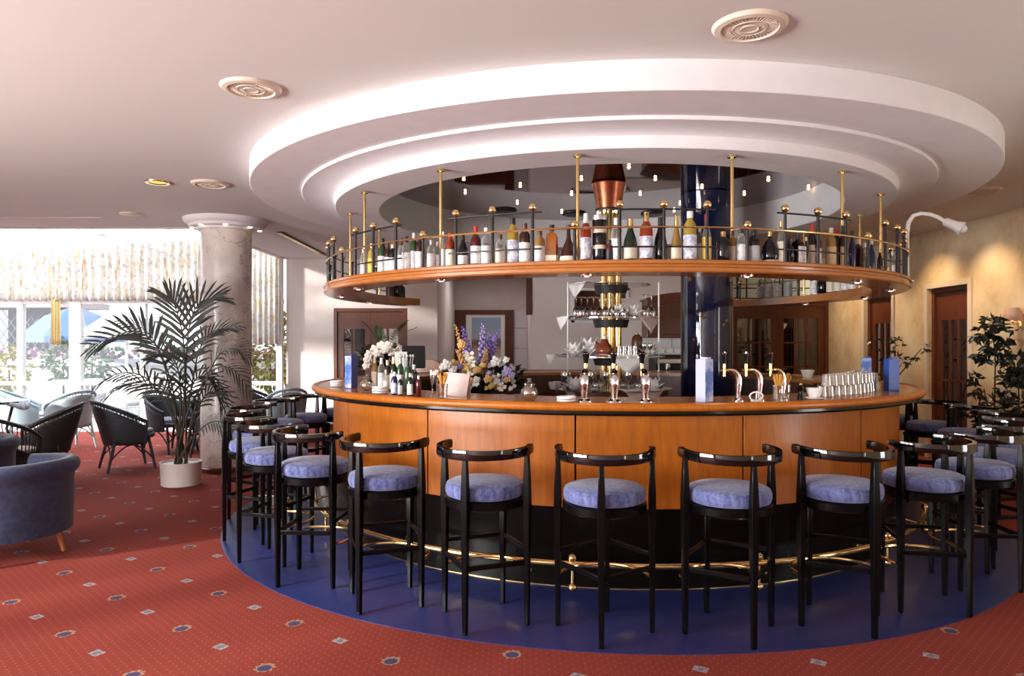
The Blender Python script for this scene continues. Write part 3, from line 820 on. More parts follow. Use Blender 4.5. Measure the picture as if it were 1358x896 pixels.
# ------------------------------------------------------------------ ceiling fittings
def vent(px, py, r, label, grp='round ceiling vents'):
    d = (CEIL - CAMH) * FPX / (YH - py); x = (px - 679) / FPX * d
    o = MB().lathe([(0, CEIL - .014), (r * .20, CEIL - .014), (r * .24, CEIL - .018), (r * .27, CEIL - .008), (r * .40, CEIL - .006), (r * .42, CEIL - .016), (r * .47, CEIL - .016), (r * .50, CEIL - .008), (r * .74, CEIL - .009), (r * .78, CEIL - .020), (r * .93, CEIL - .016), (r, CEIL - .003), (r, CEIL), (0, CEIL)], (0, 0, 0), 48).build('ceiling_vent', M['vent'], ang=25)
    o.location = (x, d, 0)
    f = MB()
    for i in range(40):
        a = i * 2 * PI / 40; f.box((r * .335 * math.cos(a), r * .335 * math.sin(a), CEIL - .010), (r * .13, .004, .010), rz=a).box((r * .62 * math.cos(a), r * .62 * math.sin(a), CEIL - .011), (r * .22, .004, .008), rz=a)
    f.build('fin_ring', M['vent'], o, smooth=False)
    MB().lathe([(r * .29, CEIL - .0085), (r * .38, CEIL - .0085)], (0, 0, 0), 32).build('slot', M['matt_black'], o)
    tag(o, label, 'ceiling vent', grp); return o
vent(994, 34, .165, 'large round cream ceiling vent nearest the camera, above the bar ring')
vent(333, 116, .165, 'round cream ceiling vent outside the stepped ring on the window side')
vent(279, 243, .165, 'round cream ceiling vent in front of the marble column')
vent(1302, 252, .165, 'round cream ceiling vent by the cream wall behind the stepped ring')
def atceil(px, py): 
    d = (CEIL - CAMH) * FPX / (YH - py); return (px - 679) / FPX * d, d
x, y = atceil(209, 241)
o = MB().lathe([(.075, CEIL - .012), (.10, CEIL - .014), (.105, CEIL - .004), (.105, CEIL), (.075, CEIL)], (0, 0, 0), 32).build('downlight', M['brass']); o.location = (x, y, 0)
MB().lathe([(0, CEIL - .004), (.075, CEIL - .004)], (0, 0, 0), 24).build('reflector', M['yglow'], o); tag(o, 'recessed yellow downlight in the ceiling beside a round vent', 'downlight')
x, y = atceil(174, 283)
o = MB().lathe([(0, CEIL - .02), (.10, CEIL - .02), (.115, CEIL - .01), (.115, CEIL), (0, CEIL)], (0, 0, 0), 32).build('ceiling_disc', M['vent']); o.location = (x, y, 0)
tag(o, 'small flat disc on the ceiling near the conservatory edge', 'ceiling fitting')
p0, p1 = atceil(371, 307), atceil(432, 338)
o = empty('track_light', (p0[0], p0[1], CEIL)); tag(o, 'slim linear track fixed to the ceiling between column and gallery', 'track light')
for k, mt in ((-.03, 'brass'), (.03, 'matt_black'), (.0, 'brass')):
    b = MB().tube([(p0[0] + k, p0[1], CEIL - .012), (p1[0] + k, p1[1], CEIL - .012)], .010, 6).build('rail', M[mt]); b.parent = o; b.matrix_parent_inverse = Matrix.Translation((-p0[0], -p0[1], -CEIL))
# star lamps and black spots set into the smoked mirror
st = [(617, 254), (690, 245), (686, 268), (771, 236), (758, 256), (869, 236), (849, 256), (931, 247), (902, 269), (745, 280), (894, 278), (987, 256), (1019, 237), (1072, 248), (834, 220), (615, 236)]
for i, (px, py) in enumerate(st):
    d = (2.955 - CAMH) * FPX / (YH - py); x = (px - 679) / FPX * d
    if math.hypot(x - CX, d - CY) > 2.0: continue
    o = MB().sph((0, 0, -.012), .013, 10, 8).build('star_lamp', M['star']); o.location = (x, d, 2.955)
    MB().lathe([(0, -.004), (.020, -.004), (.020, 0), (0, 0)], (0, 0, 0), 12).build('collar', M['brass'], o)
    tag(o, 'tiny warm star lamp set in the dark mirrored ceiling above the bar', 'ceiling lamp', 'star lamps in the mirrored ceiling')
for (px, py, nm) in ((669, 279, 'window side of the copper hood'), (761, 283, 'behind the copper hood'), (866, 283, 'column side of the copper hood')):
    d = (2.955 - CAMH) * FPX / (YH - py); x = (px - 679) / FPX * d
    o = MB().lathe([(0, -.02), (.08, -.03), (.13, -.02), (.14, -.008), (.14, 0), (0, 0)], (0, 0, 0), 28).build('ceiling_speaker', M['matt_black'], ang=20); o.location = (x, d, 2.955)
    MB().lathe([(.105, -.0275), (.112, -.0275)], (0, 0, 0), 28).build('rim', M['steel'], o)
    tag(o, 'round black fitting under the mirrored ceiling, ' + nm, 'ceiling fitting', 'black fittings in the mirrored ceiling')


# ------------------------------------------------------------------ glazed doors
def glazed_door(name, w, h, cols, rows, label, loc, rz, bottom=.0, leafs=1, panes_hi=.86, mat='wood_door', lowpanel=.0):
    """door leaf(s) in the local xz plane, centred in x, glass panes between wooden bars"""
    root = empty(name, loc, rz); 
    MB().box((-w / 2 + .03, 0, h / 2), (.06, .12, h)).box((w / 2 - .03, 0, h / 2), (.06, .12, h)).box((0, 0, h - .03), (w - .12, .12, .06)).build('door_frame', M[mat], root, smooth=False, bevel=.004)
    lw = (w - .12) / leafs
    for L in range(leafs):
        x0 = -w / 2 + .06 + L * lw; b = MB(); st = .10
        b.box((x0 + st / 2 + .002, 0, (h - .06) / 2), (st, .05, h - .065)); b.box((x0 + lw - st / 2 - .002, 0, (h - .06) / 2), (st, .05, h - .065))
        zt = h - .06; z1 = zt - (1 - panes_hi) * h; z0 = .25 + lowpanel
        b.box((x0 + lw / 2, 0, (zt + z1) / 2), (lw - 2 * st, .05, zt - z1)); b.box((x0 + lw / 2, 0, z0 / 2 + .005), (lw - 2 * st, .05, z0 - .01))
        gx0, gx1 = x0 + st, x0 + lw - st
        for c in range(1, cols):
            x = gx0 + (gx1 - gx0) * c / cols; b.box((x, 0, (z0 + z1) / 2), (.035, .045, z1 - z0))
        for r in range(1, rows):
            z = z0 + (z1 - z0) * r / rows; b.box((x0 + lw / 2, 0, z), (gx1 - gx0, .045, .03))
        leaf = b.build('door_leaf', M[mat], root, smooth=False)
        MB().box((x0 + lw / 2, 0, (z0 + z1) / 2), (gx1 - gx0, .008, z1 - z0)).build('glass', M['door_glass'], leaf, smooth=False)
        hx = x0 + lw - .05 if L == 0 and leafs > 1 else x0 + .05
        MB().tube([(hx, -.025, 1.03), (hx, -.06, 1.03), (hx + (-.1 if L == 0 and leafs > 1 else .1), -.06, 1.03)], .008, 6).build('handle', M['brass'], leaf)
    root['kind'] = 'structure'; root['label'] = label
    return root
glazed_door('door_1', 1.25, 2.06, 2, 3, 'brown glazed double door behind the window end of the bar', (-2.395, YB + .06, 0), 0, leafs=2, panes_hi=.86)
glazed_door('door_2', 1.70, 2.16, 3, 4, 'red-brown glazed double door on the back wall beside navy column', (4.51, YB + .06, 0), 0, leafs=2, panes_hi=.90)
glazed_door('door_3', .79, 2.165, 3, 2, 'narrow glazed door in the cream wall farther from camera', (XR + .10, 10.555, 0), PI / 2, panes_hi=.84)
glazed_door('door_4', .82, 2.165, 3, 2, 'narrow glazed door in the cream wall nearest the ficus', (XR + .10, 8.87, 0), PI / 2, panes_hi=.84)
# plain surrounds of the two side doors
mb = MB()
for y0, y1 in ((8.46, 9.28), (10.16, 10.95)):
    for y in (y0 - .035, y1 + .035): mb.box((XR - .008, y, 1.0825), (.02, .07, 2.165))
    mb.box((XR - .008, (y0 + y1) / 2, 2.2), (.02, y1 - y0 + .14, .07))
struct(mb.build('trim_4', plain('pinkish_trim', (.66, .54, .45), .6), smooth=False))
# lattice transom above the back door
b = MB()
for x in (3.67, 3.83, 3.985, 4.30, 4.60, 4.87, 5.10, 5.35): b.box((x, YB + .05, 2.5), (.035 if x in (3.83, 4.87) else .018, .03, .56))
for z in (2.23, 2.40, 2.60, 2.77): b.box((4.51, YB + .05, z), (1.7, .03, .018))
tw = struct(b.build('window_5', M['matt_black'], smooth=False))
MB().box((4.51, YB + .07, 2.5), (1.68, .006, .54)).build('pane', M['pane'], tw, smooth=False)
point_lobby = True
# lamp glimpsed through the back door glass
o = empty('wall_lamp', (4.86, 12.95, 1.72)); tag(o, 'yellow-green uplighter lamp glimpsed through glazed back door', 'wall lamp')
MB().lathe([(0, 0), (.03, 0), (.085, .10), (.08, .10), (.028, .01), (0, .01)], (0, 0, 0), 20).build('shade', glow('lamp_glass', (.9, .85, .45), 2.5), o)
MB().box((0, .06, .0), (.04, .12, .03)).build('bracket', M['brass'], o)

# white frame round the serving hatch, dark recess behind
b = MB(); xa, xb, za, zb = 1.03, 1.95, 1.84, 2.38
for x in (xa, xb): b.box((x, YB - .01, (za + zb) / 2), (.05, .05, zb - za + .05))
for z in (za, zb): b.box(((xa + xb) / 2, YB - .01, z), (xb - xa + .05, .05, .05))
hw = struct(b.build('window_6', M['white_frame'], smooth=False))
MB().box((1.49, YB + .5, 2.1), (1.2, .04, .9)).build('back_panel', M['wood_door'], hw, smooth=False)

# door-sized brown panel with a framed landscape print, in the recess
pan = empty('picture_panel', (-.585, 15.93, 0)); tag(pan, 'red-brown wooden panel filling the recess behind the big bouquet', 'wall panel')
MB().box((-.05, 0, 1.1), (1.31, .06, 2.2)).build('board', M['wood_door'], pan, smooth=False, bevel=.006)
for sx in (-.70, .60): MB().box((sx, -.02, 1.1), (.05, .09, 2.2)).build('edge_strip', M['wood_dark'], pan, smooth=False)
pic = empty('framed_picture', (-.585, 15.86, 1.0)); tag(pic, 'landscape print in a wide cream mount hanging on red-brown panel', 'picture')
MB().box((0, 0, .53), (.84, .03, 1.10)).build('mount', M['paper'], pic, smooth=False)
MB().box((.02, -.018, .60), (.64, .006, .86)).build('print', M['picture'], pic, smooth=False)
fb = MB()
for x in (-.42, .42): fb.box((x, -.005, .53), (.02, .045, 1.12))
for z in (-.02, 1.08): fb.box((0, -.005, z), (.86, .045, .02))
fb.build('frame', M['wall'], pic, smooth=False)

# ------------------------------------------------------------------ navy column inside the bar
NX, NY = 1.945, 7.2
nc = empty('navy_column', (NX, NY, 0)); tag(nc, 'glossy navy blue column with gold stars standing inside the bar', 'column'); nc['kind'] = 'structure'
MB().lathe([(0, 0), (.255, 0), (.255, 2.95), (0, 2.95)], (0, 0, 0), 64).build('shaft', M['navy'], nc)
def star(px, py, s, rot=0):
    a = math.asin(max(-1, min(1, ((px - 679) / FPX * (NY - .24) - NX) / .255))); z = CAMH + (YH - py) / FPX * (NY - .25)
    c = Vector((math.sin(a) * .2565, -math.cos(a) * .2565, z)); t = Vector((math.cos(a), math.sin(a), 0)); u = Vector((0, 0, 1)); nn = Vector((math.sin(a), -math.cos(a), 0))
    pts = []
    for k in range(10):
        r = s * (1 if k % 2 == 0 else .42); q = PI / 2 + k * PI / 5 + rot
        pts.append(c + t * r * math.cos(q) + u * r * math.sin(q))
    b = MB(); A = [b.bm.verts.new(p + nn * .004) for p in pts]; m = b.bm.verts.new(c + nn * .012); B = [b.bm.verts.new(p - nn * .004) for p in pts]
    for k in range(10):
        j = (k + 1) % 10; b.bm.faces.new((A[k], A[j], m)); b.bm.faces.new((A[j], A[k], B[k], B[j]))
    b.build('star', M['gold'], nc, smooth=False)
for q in ((918, 369, .042, .1), (933, 419, .042, .5), (942, 386, .014), (960, 430, .02), (947, 445, .018), (922, 450, .014), (925, 400, .012), (964, 425, .022), (912, 480, .014), (952, 405, .012)): star(*q)

# ------------------------------------------------------------------ tiered glass rack on the brass pillar at the bar centre
EX, EY = .92, 6.70
et = empty('tiered_rack', (EX, EY, 0)); tag(et, 'tiered glass rack on a clustered brass pillar at the bar centre', 'glass rack')
b = MB()
for k in range(6):
    a = k * PI / 3 + .3; b.cyl((.075 * math.cos(a), .075 * math.sin(a), .9), (.075 * math.cos(a), .075 * math.sin(a), 2.74), .030, n=14)
b.build('pillar', M['brass'], et)
for z, r in ((2.0, .16), (1.685, .17), (1.335, .17)):
    MB().lathe([(.07, z - .072), (r - .02, z - .072), (r, z), (.07, z)], (0, 0, 0), 32).build('hub_tray', M['matt_black'], et)
SH = [(2.003, .36), (1.69, .43), (1.34, .50), (1.045, .56)]
for z, r in SH: MB().lathe([(.09, z), (r, z), (r, z + .01), (.09, z + .01)], (0, 0, 0), 48).build('glass_shelf', M['thin'], et)
for k, a in enumerate((200, 340, 90)):
    a = math.radians(a); x, y = .44 * math.cos(a), .44 * math.sin(a)
    MB().cyl((x, y, 1.05), (x, y, 2.02), .007, n=8).build('upright', M['white_metal'], et)
MB().lathe([(0, .0), (.48, 0), (.48, .08), (.42, .10), (.42, .98), (.52, 1.0), (.52, 1.04), (0, 1.04)], (0, 0, 0), 40).build('base_cabinet', M['wood_door'], et)
# copper hood above it, touching the mirrored ceiling
hd = empty('copper_hood', (EX - .02, EY, 2.70)); tag(hd, 'tapered copper hood hanging under mirrored ceiling above the glass rack', 'hood')
MB().lathe([(.09, .03), (.105, .0), (.112, .02), (.155, .235), (.16, .245), (.155, .25), (.0, .25)], (0, 0, 0), 40).build('hood', M['copper'], hd)
MB().lathe([(.06, -.005), (.125, -.005), (.125, .012), (.06, .012)], (0, 0, 0), 32).build('ring', M['matt_black'], hd)
for a in range(0, 360, 60): MB().sph((.10 * math.cos(math.radians(a)), .10 * math.sin(math.radians(a)), -.02), .012).build('lamp', M['spotglow'], hd)

# linen napkins laid over the shelves, corners hanging down
def napkin(x, y, z, s, rz, label, mat='cloth', drop=.10, hang=-1):
    """square cloth; its front corner hangs over the shelf edge"""
    rows = []; n = 8
    for i in range(n + 1):
        r = []
        for j in range(n + 1):
            u, v = (i / n - .5) * s, (j / n - .5) * s
            X, Y = (u - v) * .7071, (u + v) * .7071          # diamond
            lim = -.18 * s; zz = .006 * math.sin(9 * u / s + 2) * math.cos(7 * v / s)
            if Y < lim: zz -= (lim - Y) * .95; Y = lim - (lim - Y) * .12
            r.append((X, Y, zz))
        rows.append(r)
    o = MB().grid(rows).build('napkin', M[mat], solid=.003); o.location = (x, y, z); o.rotation_euler.z = rz
    return tag(o, label, 'napkin', 'napkins over the glass rack shelves')
for (px, z, R, s, lab, mt) in ((755, 1.71, .37, .26, 'white napkin corner hanging from the second shelf, window side', 'cloth'), (858, 1.71, .36, .32, 'pinkish napkin corner hanging from the second shelf, column side', 'pinkcloth'),
                           (829, 1.36, .42, .36, 'white napkin hanging from the third shelf below the tumblers', 'cloth'), (738, 1.36, .46, .22, 'white napkin hanging from window end of the third shelf', 'cloth'),
                           (846, 1.065, .50, .40, 'large pinkish napkin hanging from the lowest shelf, column side', 'pinkcloth'), (770, 1.065, .50, .30, 'wide pinkish napkin over the lowest shelf, window side', 'pinkcloth'),
                           (775, 2.02, .28, .30, 'pale napkin draped over the top shelf', 'cloth')):
    dx = (px - 679) / FPX * 6.4 - EX; dy = -math.sqrt(max(R * R - dx * dx, .01))
    napkin(EX + dx, EY + dy + .06, z + .004, s, math.atan2(dx, -dy) * .9, lab, mt)
def lotus(x, y, z, s, label, n=9):
    b = MB()
    for ringi, (k, tilt, L) in enumerate(((n, 55, 1.0), (n - 2, 25, 1.1))):
        for i in range(k):
            a = 2 * PI * i / k + ringi * .3; d = Vector((math.cos(a), math.sin(a), 0)); t = d.cross(Vector((0, 0, 1))); tl = math.radians(tilt)
            up = d * math.sin(tl) + Vector((0, 0, math.cos(tl)))
            b.grid([[d * .01 - t * .02 * s / .1, d * .012, d * .01 + t * .02 * s / .1], [up * s * .55 * L - t * .034 * s / .1, up * s * .55 * L + d * .008, up * s * .55 * L + t * .034 * s / .1], [up * s * L - t * .001, up * s * L * 1.02, up * s * L + t * .001]])
    o = b.build('folded_napkin', M['cloth'], solid=.003, loc=(x, y, z)); return tag(o, label, 'napkin', 'fanned napkins')
def at(px, z, d): return ((px - 679) / FPX * d, d, z)
for (px, z, d, s, lab) in ((762, 1.352, 6.42, .13, 'white napkin folded like a lotus on the third rack shelf'), (782, 1.352, 6.50, .17, 'taller fanned white napkin beside the brown jug'),
                           (822, 1.702, 6.40, .11, 'white fanned napkin among the goblets on the second shelf'), (840, 1.702, 6.46, .11, 'white fanned napkin at the column end of the second shelf'),
                           (861, 1.352, 6.50, .13, 'white fanned napkin at column end of the third shelf'), (762, 1.057, 6.30, .12, 'white pointed napkin on the lowest shelf, window side'), (868, 1.057, 6.35, .11, 'white folded napkin on the lowest shelf beside navy column')):
    lotus(*at(px, z, d), s, lab)

# drinking glasses
def goblet_mesh(inv):
    P = [(0, 0), (.034, 0), (.034, .003), (.006, .008), (.005, .075), (.018, .088), (.034, .115), (.036, .145), (.031, .175), (.029, .175), (.034, .145), (.032, .116), (.016, .092), (0, .088)]
    if inv: P = [(r, .178 - z) for r, z in P]
    return MB().lathe(P, (0, 0, 0), 14)
def tumbler_mesh(inv):
    P = [(0, 0), (.030, 0), (.036, .12), (.0345, .12), (.029, .008), (0, .008)]
    if inv: P = [(r, .12 - z) for r, z in P]
    return MB().lathe(P, (0, 0, 0), 14)
def flute_mesh(inv=False): return MB().lathe([(0, 0), (.030, 0), (.030, .003), (.005, .008), (.004, .09), (.014, .12), (.022, .17), (.020, .225), (.0185, .225), (.0205, .17), (.012, .122), (0, .10)], (0, 0, 0), 14)
GP = {}
def glass(kind, inv, pos, label, group, name, sc=1):
    k = (kind, inv)
    if k not in GP:
        o = {'goblet': goblet_mesh, 'tumbler': tumbler_mesh, 'flute': flute_mesh}[kind](inv).build(name, M['thin'], ang=50); GP[k] = o
    else:
        o = GP[k].copy(); COL.objects.link(o); o.name = name
    o.location = pos; o.scale = (sc, sc, sc)
    return tag(o, label, 'glass', group)
for i, px in enumerate((771, 779, 787, 795, 803, 811, 764)):
    glass('goblet', True, at(px, 1.701, 6.40 + .08 * (i % 2)), 'upside-down stemmed glass in the row on the second rack shelf, window half', 'goblets on the second rack shelf', 'wine_glass', 1.0)
for i, px in enumerate((818, 827)):
    glass('goblet', True, at(px, 1.701, 6.34), 'small upside-down glass in front of the brass pillar, second rack shelf', 'small goblets by the brass pillar', 'wine_glass', .75)
for i, px in enumerate((856, 864)):
    glass('goblet', True, at(px, 1.701, 6.5 + .1 * i), 'upside-down stemmed glass at column end of second rack shelf', 'goblets at the column end', 'wine_glass', 1.15)
for i, px in enumerate((821, 828, 835, 842, 824, 838)):
    glass('tumbler', True, at(px, 1.351, 6.36 if i < 4 else 6.46), 'upside-down tumbler in the cluster beside the brown jug', 'tumblers on the third rack shelf', 'tumbler', .75)
for i, px in enumerate((854, 862)):
    glass('goblet', False, at(px, 1.351, 6.36), 'upright stemmed glass at the column end of third rack shelf', 'upright goblets on the third shelf', 'wine_glass', .7)
for i, px in enumerate((749, 756, 777, 783, 790, 797, 803, 819, 826, 833, 846, 852, 858, 874)):
    glass('goblet', i % 3 != 0, at(px, 1.056, 6.25 + .09 * (i % 3)), 'stemmed glass %s among the crowd on the lowest rack shelf' % ('standing upside down' if i % 3 else 'standing upright'), 'goblets on the lowest rack shelf ' + ('inverted' if i % 3 else 'upright'), 'wine_glass', .95)
# brown jug with white stopper
j = empty('jug', at(801.5, 1.351, 6.42)); tag(j, 'brown glazed jug with white stopper on the third rack shelf', 'jug')
MB().lathe([(0, 0), (.055, 0), (.075, .03), (.078, .06), (.06, .10), (.035, .125), (.028, .15), (.033, .155), (.0, .155)], (0, 0, 0), 24).build('body', M['jug'], j)
MB().tube([(-.05, 0, .11), (-.085, 0, .13), (-.08, 0, .07), (-.07, 0, .05)], .009, 8).build('handle', M['jug'], j)
MB().lathe([(0, .150), (.02, .15), (.018, .175), (.024, .185), (0, .2)], (0, 0, 0), 14).build('stopper', M['china'], j)
# dark dome-lidded pot behind the tumblers, cups at the window end
j = empty('cocoa_pot', at(845, 1.351, 6.60)); tag(j, 'dark brown dome-topped glass jar behind the upside-down tumblers', 'jar')
MB().lathe([(0, 0), (.05, 0), (.052, .13), (.046, .17), (.025, .195), (0, .2)], (0, 0, 0), 20).build('body', plain('brown_jar', (.09, .03, .012), .1), j)
MB().sph((0, 0, .205), .012).build('knob', M['brass'], j)
for k, (px, dd) in enumerate(((733, 6.35), (739, 6.45))):
    c = empty('cup', at(px, 1.062 + .05 * 0, dd)); tag(c, 'grey-white coffee cup at the window end of the lowest shelf, %s' % ('nearer the edge' if k == 0 else 'nearer the brass pillar'), 'cup', 'coffee cups')
    MB().lathe([(0, 0), (.022, 0), (.036, .03), (.04, .065), (.037, .065), (.033, .03), (.02, .005), (0, .005)], (0, 0, 0), 18).build('bowl', M['china'], c)
    MB().tube([(.036, 0, .05), (.06, 0, .05), (.058, 0, .025), (.034, 0, .02)], .005, 6).build('handle', M['china'], c)

# wide tray edge carried by the lowest shelf at the window end
# ------------------------------------------------------------------ back-bar cabinet and coffee machine behind the navy column
bc = empty('wall_cabinet', (2.30, 9.95, 1.55)); tag(bc, 'dark wood cabinet with curved top and brass-knobbed drawers left of the navy column', 'cabinet')
MB().box((0, 0, .25), (.95, .40, .52)).build('carcass', M['wood_door'], bc, smooth=False, bevel=.006)
b = MB(); b.prism([(-.50 + i * .1, .52 + .085 * (1 - ((i - 5) / 5) ** 2)) for i in range(11)] + [(.50, .50), (-.50, .50)], -.22, .22); bmesh.ops.rotate(b.bm, cent=(0, 0, 0), matrix=Matrix.Rotation(PI / 2, 3, 'X'), verts=b.bm.verts)
b.build('curved_top', M['wood_door'], bc, smooth=False)
for z in (.37, .13):
    d = MB().box((0, -.205, z), (.88, .03, .20)).build('drawer', M['wood_dark'], bc, smooth=False, bevel=.005)
    for x in (-.30, .12): MB().tube([(x - .04, -.22, z + .05), (x - .035, -.245, z + .045), (x + .035, -.245, z + .045), (x + .04, -.22, z + .05)], .007, 6).build('pull', M['brass'], d)
cw = MB(); cw.box((2.30, 10.22, 1.05), (1.5, .10, 2.1)); struct(cw.build('partition', M['wall'], smooth=False))
mb = MB(); mb.box((2.30, 10.16, 1.42), (.96, .02, .26)); struct(mb.build('partition_tiles', M['tiles'], smooth=False))
cm_ = empty('coffee_machine', (2.33, 9.80, .88)); tag(cm_, 'black and steel coffee machine below the drawer cabinet', 'coffee machine')
MB().box((0, .05, .22), (.85, .45, .42)).build('housing', M['matt_black'], cm_, smooth=False, bevel=.02)
MB().box((0, -.18, .09), (.80, .16, .04)).build('drip_tray', M['steel'], cm_, smooth=False, bevel=.006)
MB().box((0, -.20, .35), (.80, .12, .07)).build('control_panel', M['steel'], cm_, smooth=False, bevel=.01)
for x in (-.25, .0, .25):
    g = MB().lathe([(0, .24), (.035, .24), (.035, .32), (0, .32)], (x, -.2, 0), 16).build('group_head', M['chrome'], cm_)
    MB().tube([(x, -.23, .25), (x, -.36, .235)], .012, 8).build('portafilter', M['matt_black'], g)
for x in (-.3, .3): MB().tube([(x, -.22, .30), (x, -.28, .25), (x + .02, -.28, .12)], .005, 6).build('steam_wand', M['chrome'], cm_)
MB().box((0, .05, .445), (.80, .40, .02)).build('cup_tray', M['steel'], cm_, smooth=False)
wt = MB().box((2.25, 9.85, .44), (1.5, .62, .88)); 
bb = wt.build('back_counter', M['wood_dark'], smooth=False, bevel=.008); tag(bb, 'dark wood back counter under the coffee machine', 'counter')
for k, (x, lab) in enumerate(((2.02, 'window side'), (2.14, 'middle'), (2.24, 'column side'))):
    o = MB().box((0, 0, .03), (.09, .06, .06)).build('paper_box', M['paper'] , smooth=False, bevel=.003); o.location = (x, 9.78, 1.335); tag(o, 'small white packet on top of the coffee machine, ' + lab, 'packet', 'packets on the coffee machine')

# ------------------------------------------------------------------ things on the bar top
ZT = 1.1185
def onbar(px, R=2.38, far=False, z=ZT):
    a = on_ring(px, R, far); return ring(a, R, z), math.radians(a)
def carton(px, R, w, d, h, label, front, side, extra=0, far=False, name='menu_box'):
    p, a = onbar(px, R, far); o = empty(name, p, a + extra); tag(o, label, 'box', 'blue cartons on the bar')
    MB().box((0, 0, h / 2), (w, d, h)).build('carton', M[side], o, smooth=False, bevel=.002)
    MB().box((0, -d / 2 - .001, h / 2), (w * .96, .002, h * .97)).build('front_print', M[front], o, smooth=False)
    MB().box((w * .18, 0, h + .006), (w * .5, d * .7, .012)).build('flap', M[side], o, smooth=False)
    return o
carton(466, 2.36, .085, .06, .255, 'blue carton with sky print at the window end of the bar', 'blueprint', 'boxnavy', math.radians(20))
carton(934, 2.40, .075, .07, .255, 'pale blue carton standing in front of the navy column', 'blueprint', 'boxpale', math.radians(30))
carton(1182, 2.40, .085, .06, .235, 'plain deep blue carton at the cream wall end of the bar', 'boxblue', 'boxblue', math.radians(-45))
far_box = carton(1149, 2.42, .085, .05, .215, 'sky-printed carton across the bar, behind stacked glasses', 'blueprint', 'boxblue', 0, far=True)
far_box.rotation_euler.z = -math.atan2(far_box.location.x, far_box.location.y)

def cookie_jar(px, label):
    p, a = onbar(px, 2.42); o = empty('cookie_jar', p); tag(o, label, 'jar', 'glass cookie jars')
    MB().lathe([(0, 0), (.030, 0), (.047, .02), (.053, .045), (.048, .07), (.030, .09), (.036, .098), (.034, .10), (.026, .092), (.045, .07), (.05, .045), (.044, .022), (0, .006)], (0, 0, 0), 24).build('bowl', M['thin'], o)
    MB().lathe([(.037, .099), (.030, .108), (.012, .116), (.010, .124), (.016, .132), (.0, .142)], (0, 0, 0), 18).build('stopper', M['thin'], o)
    b = MB(); r = random.Random(px)
    for i in range(26):
        t = r.uniform(0, 6.28); q = r.uniform(0, .034); b.sph((q * math.cos(t), q * math.sin(t), .016 + r.uniform(0, .055)), .011, 6, 5, (1, 1, .6))
    b.build('snacks', plain('golden_snack', (.60, .32, .08), .7), o)['kind'] = 'stuff'
cookie_jar(487, 'stoppered glass jar of golden snacks beside window-end blue carton'); cookie_jar(702, 'stoppered glass jar of golden snacks standing alone before the white wall')
def dishes(px, label, n=3, R=2.43, r=.062, far=False):
    p, a = onbar(px, R, far)
    for k in range(n):
        o = MB().lathe([(0, 0), (r * .8, 0), (r, .004), (r, .016), (r * .93, .016), (r * .9, .006), (0, .005)], (0, 0, 0), 26).build('dish', M['china'])
        o.location = p + Vector((0, 0, .017 * k)); tag(o, '%s, %s of its stack' % (label, ('lowest', 'topmost', 'middle')[0 if k == 0 else 1 if k == n - 1 else 2]), 'dish', 'white dishes ' + label)
dishes(504, 'round white dish beside the window-end snack jar', 3, 2.43, .055); dishes(751, 'round white dish before the glass rack', 2, 2.44, .058); dishes(446, 'round white dish at window tip of bar', 3, 2.43, .05)
for px, lab, R, far, s in ((1080, 'white bowl in front of the rows of upturned glasses', 2.42, False, 1.15), (1071, 'small white bowl on the far side of the bar', 2.3, True, 1.5)):
    p, a = onbar(px, R, far); o = MB().lathe([(0, 0), (.028, 0), (.030, .005), (.044, .045), (.046, .05), (.043, .05), (.028, .010), (0, .008)], (0, 0, 0), 28).build('bowl', M['china']); o.location = p + Vector((0, 0, .012 if not far else 0)); o.scale = (s, s, s); tag(o, lab, 'bowl')
p, a = onbar(1080, 2.42); o = MB().lathe([(0, 0), (.05, 0), (.062, .008), (.06, .011), (.045, .004), (0, .004)], (0, 0, 0), 28).build('saucer', M['china']); o.location = p; tag(o, 'white saucer under the bowl near the upturned glasses', 'saucer')
p, a = onbar(1062, 2.40); o = empty('pepper_mill', p); tag(o, 'small dark pepper mill beside the white bowl', 'pepper mill')
MB().lathe([(0, 0), (.022, 0), (.020, .02), (.013, .045), (.016, .06), (.018, .075), (0, .09)], (0, 0, 0), 16).build('body', M['black'], o); MB().sph((0, 0, .095), .009).build('knob', M['brass'], o)

# bottle cluster with pourers at the window end
CL = [(523, 2.42, .022, .155, 'squat', 'navy', 'print', 'white', 'small blue-labelled'), (531, 2.43, .017, .13, 'spirit', 'black', 'grey', 'white', 'small black silver-labelled'), (544, 2.43, .020, .150, 'spirit', 'black', 'white', 'white', 'small black white-labelled'),
      (555, 2.43, .017, .135, 'spirit', 'darkred', None, 'white', 'small dark red'), (497, 2.16, .028, .24, 'wine', 'tan', 'cream', 'cream', 'golden cream-capped'), (506, 2.2, .028, .24, 'wine', 'clear', 'white', 'white', 'clear white-capped'),
      (514, 2.25, .026, .225, 'spirit', 'brown', 'cream', 'cream', 'brown cream-capped'), (522, 2.22, .028, .25, 'wine', 'darkgreen', 'white', 'gold', 'dark green gold-capped'), (531, 2.2, .026, .235, 'tall', 'green', 'white', 'silver', 'green silver-pourer'),
      (541, 2.2, .028, .235, 'wine', 'green', None, 'black', 'green unlabelled'), (549, 2.25, .026, .20, 'spirit', 'black', None, 'silver', 'black silver-capped'), (512, 2.34, .020, .16, 'spirit', 'clear', 'white', 'silver', 'small clear')]
for px, R, r, h, sh, g, lab, cap, desc in CL:
    p, a = onbar(px, R); o = bottle(p, r, h, sh, g, lab, cap, a); tag(o, desc + ' bottle in the cluster at the window end of the bar', 'bottle', 'bottles clustered on the bar')
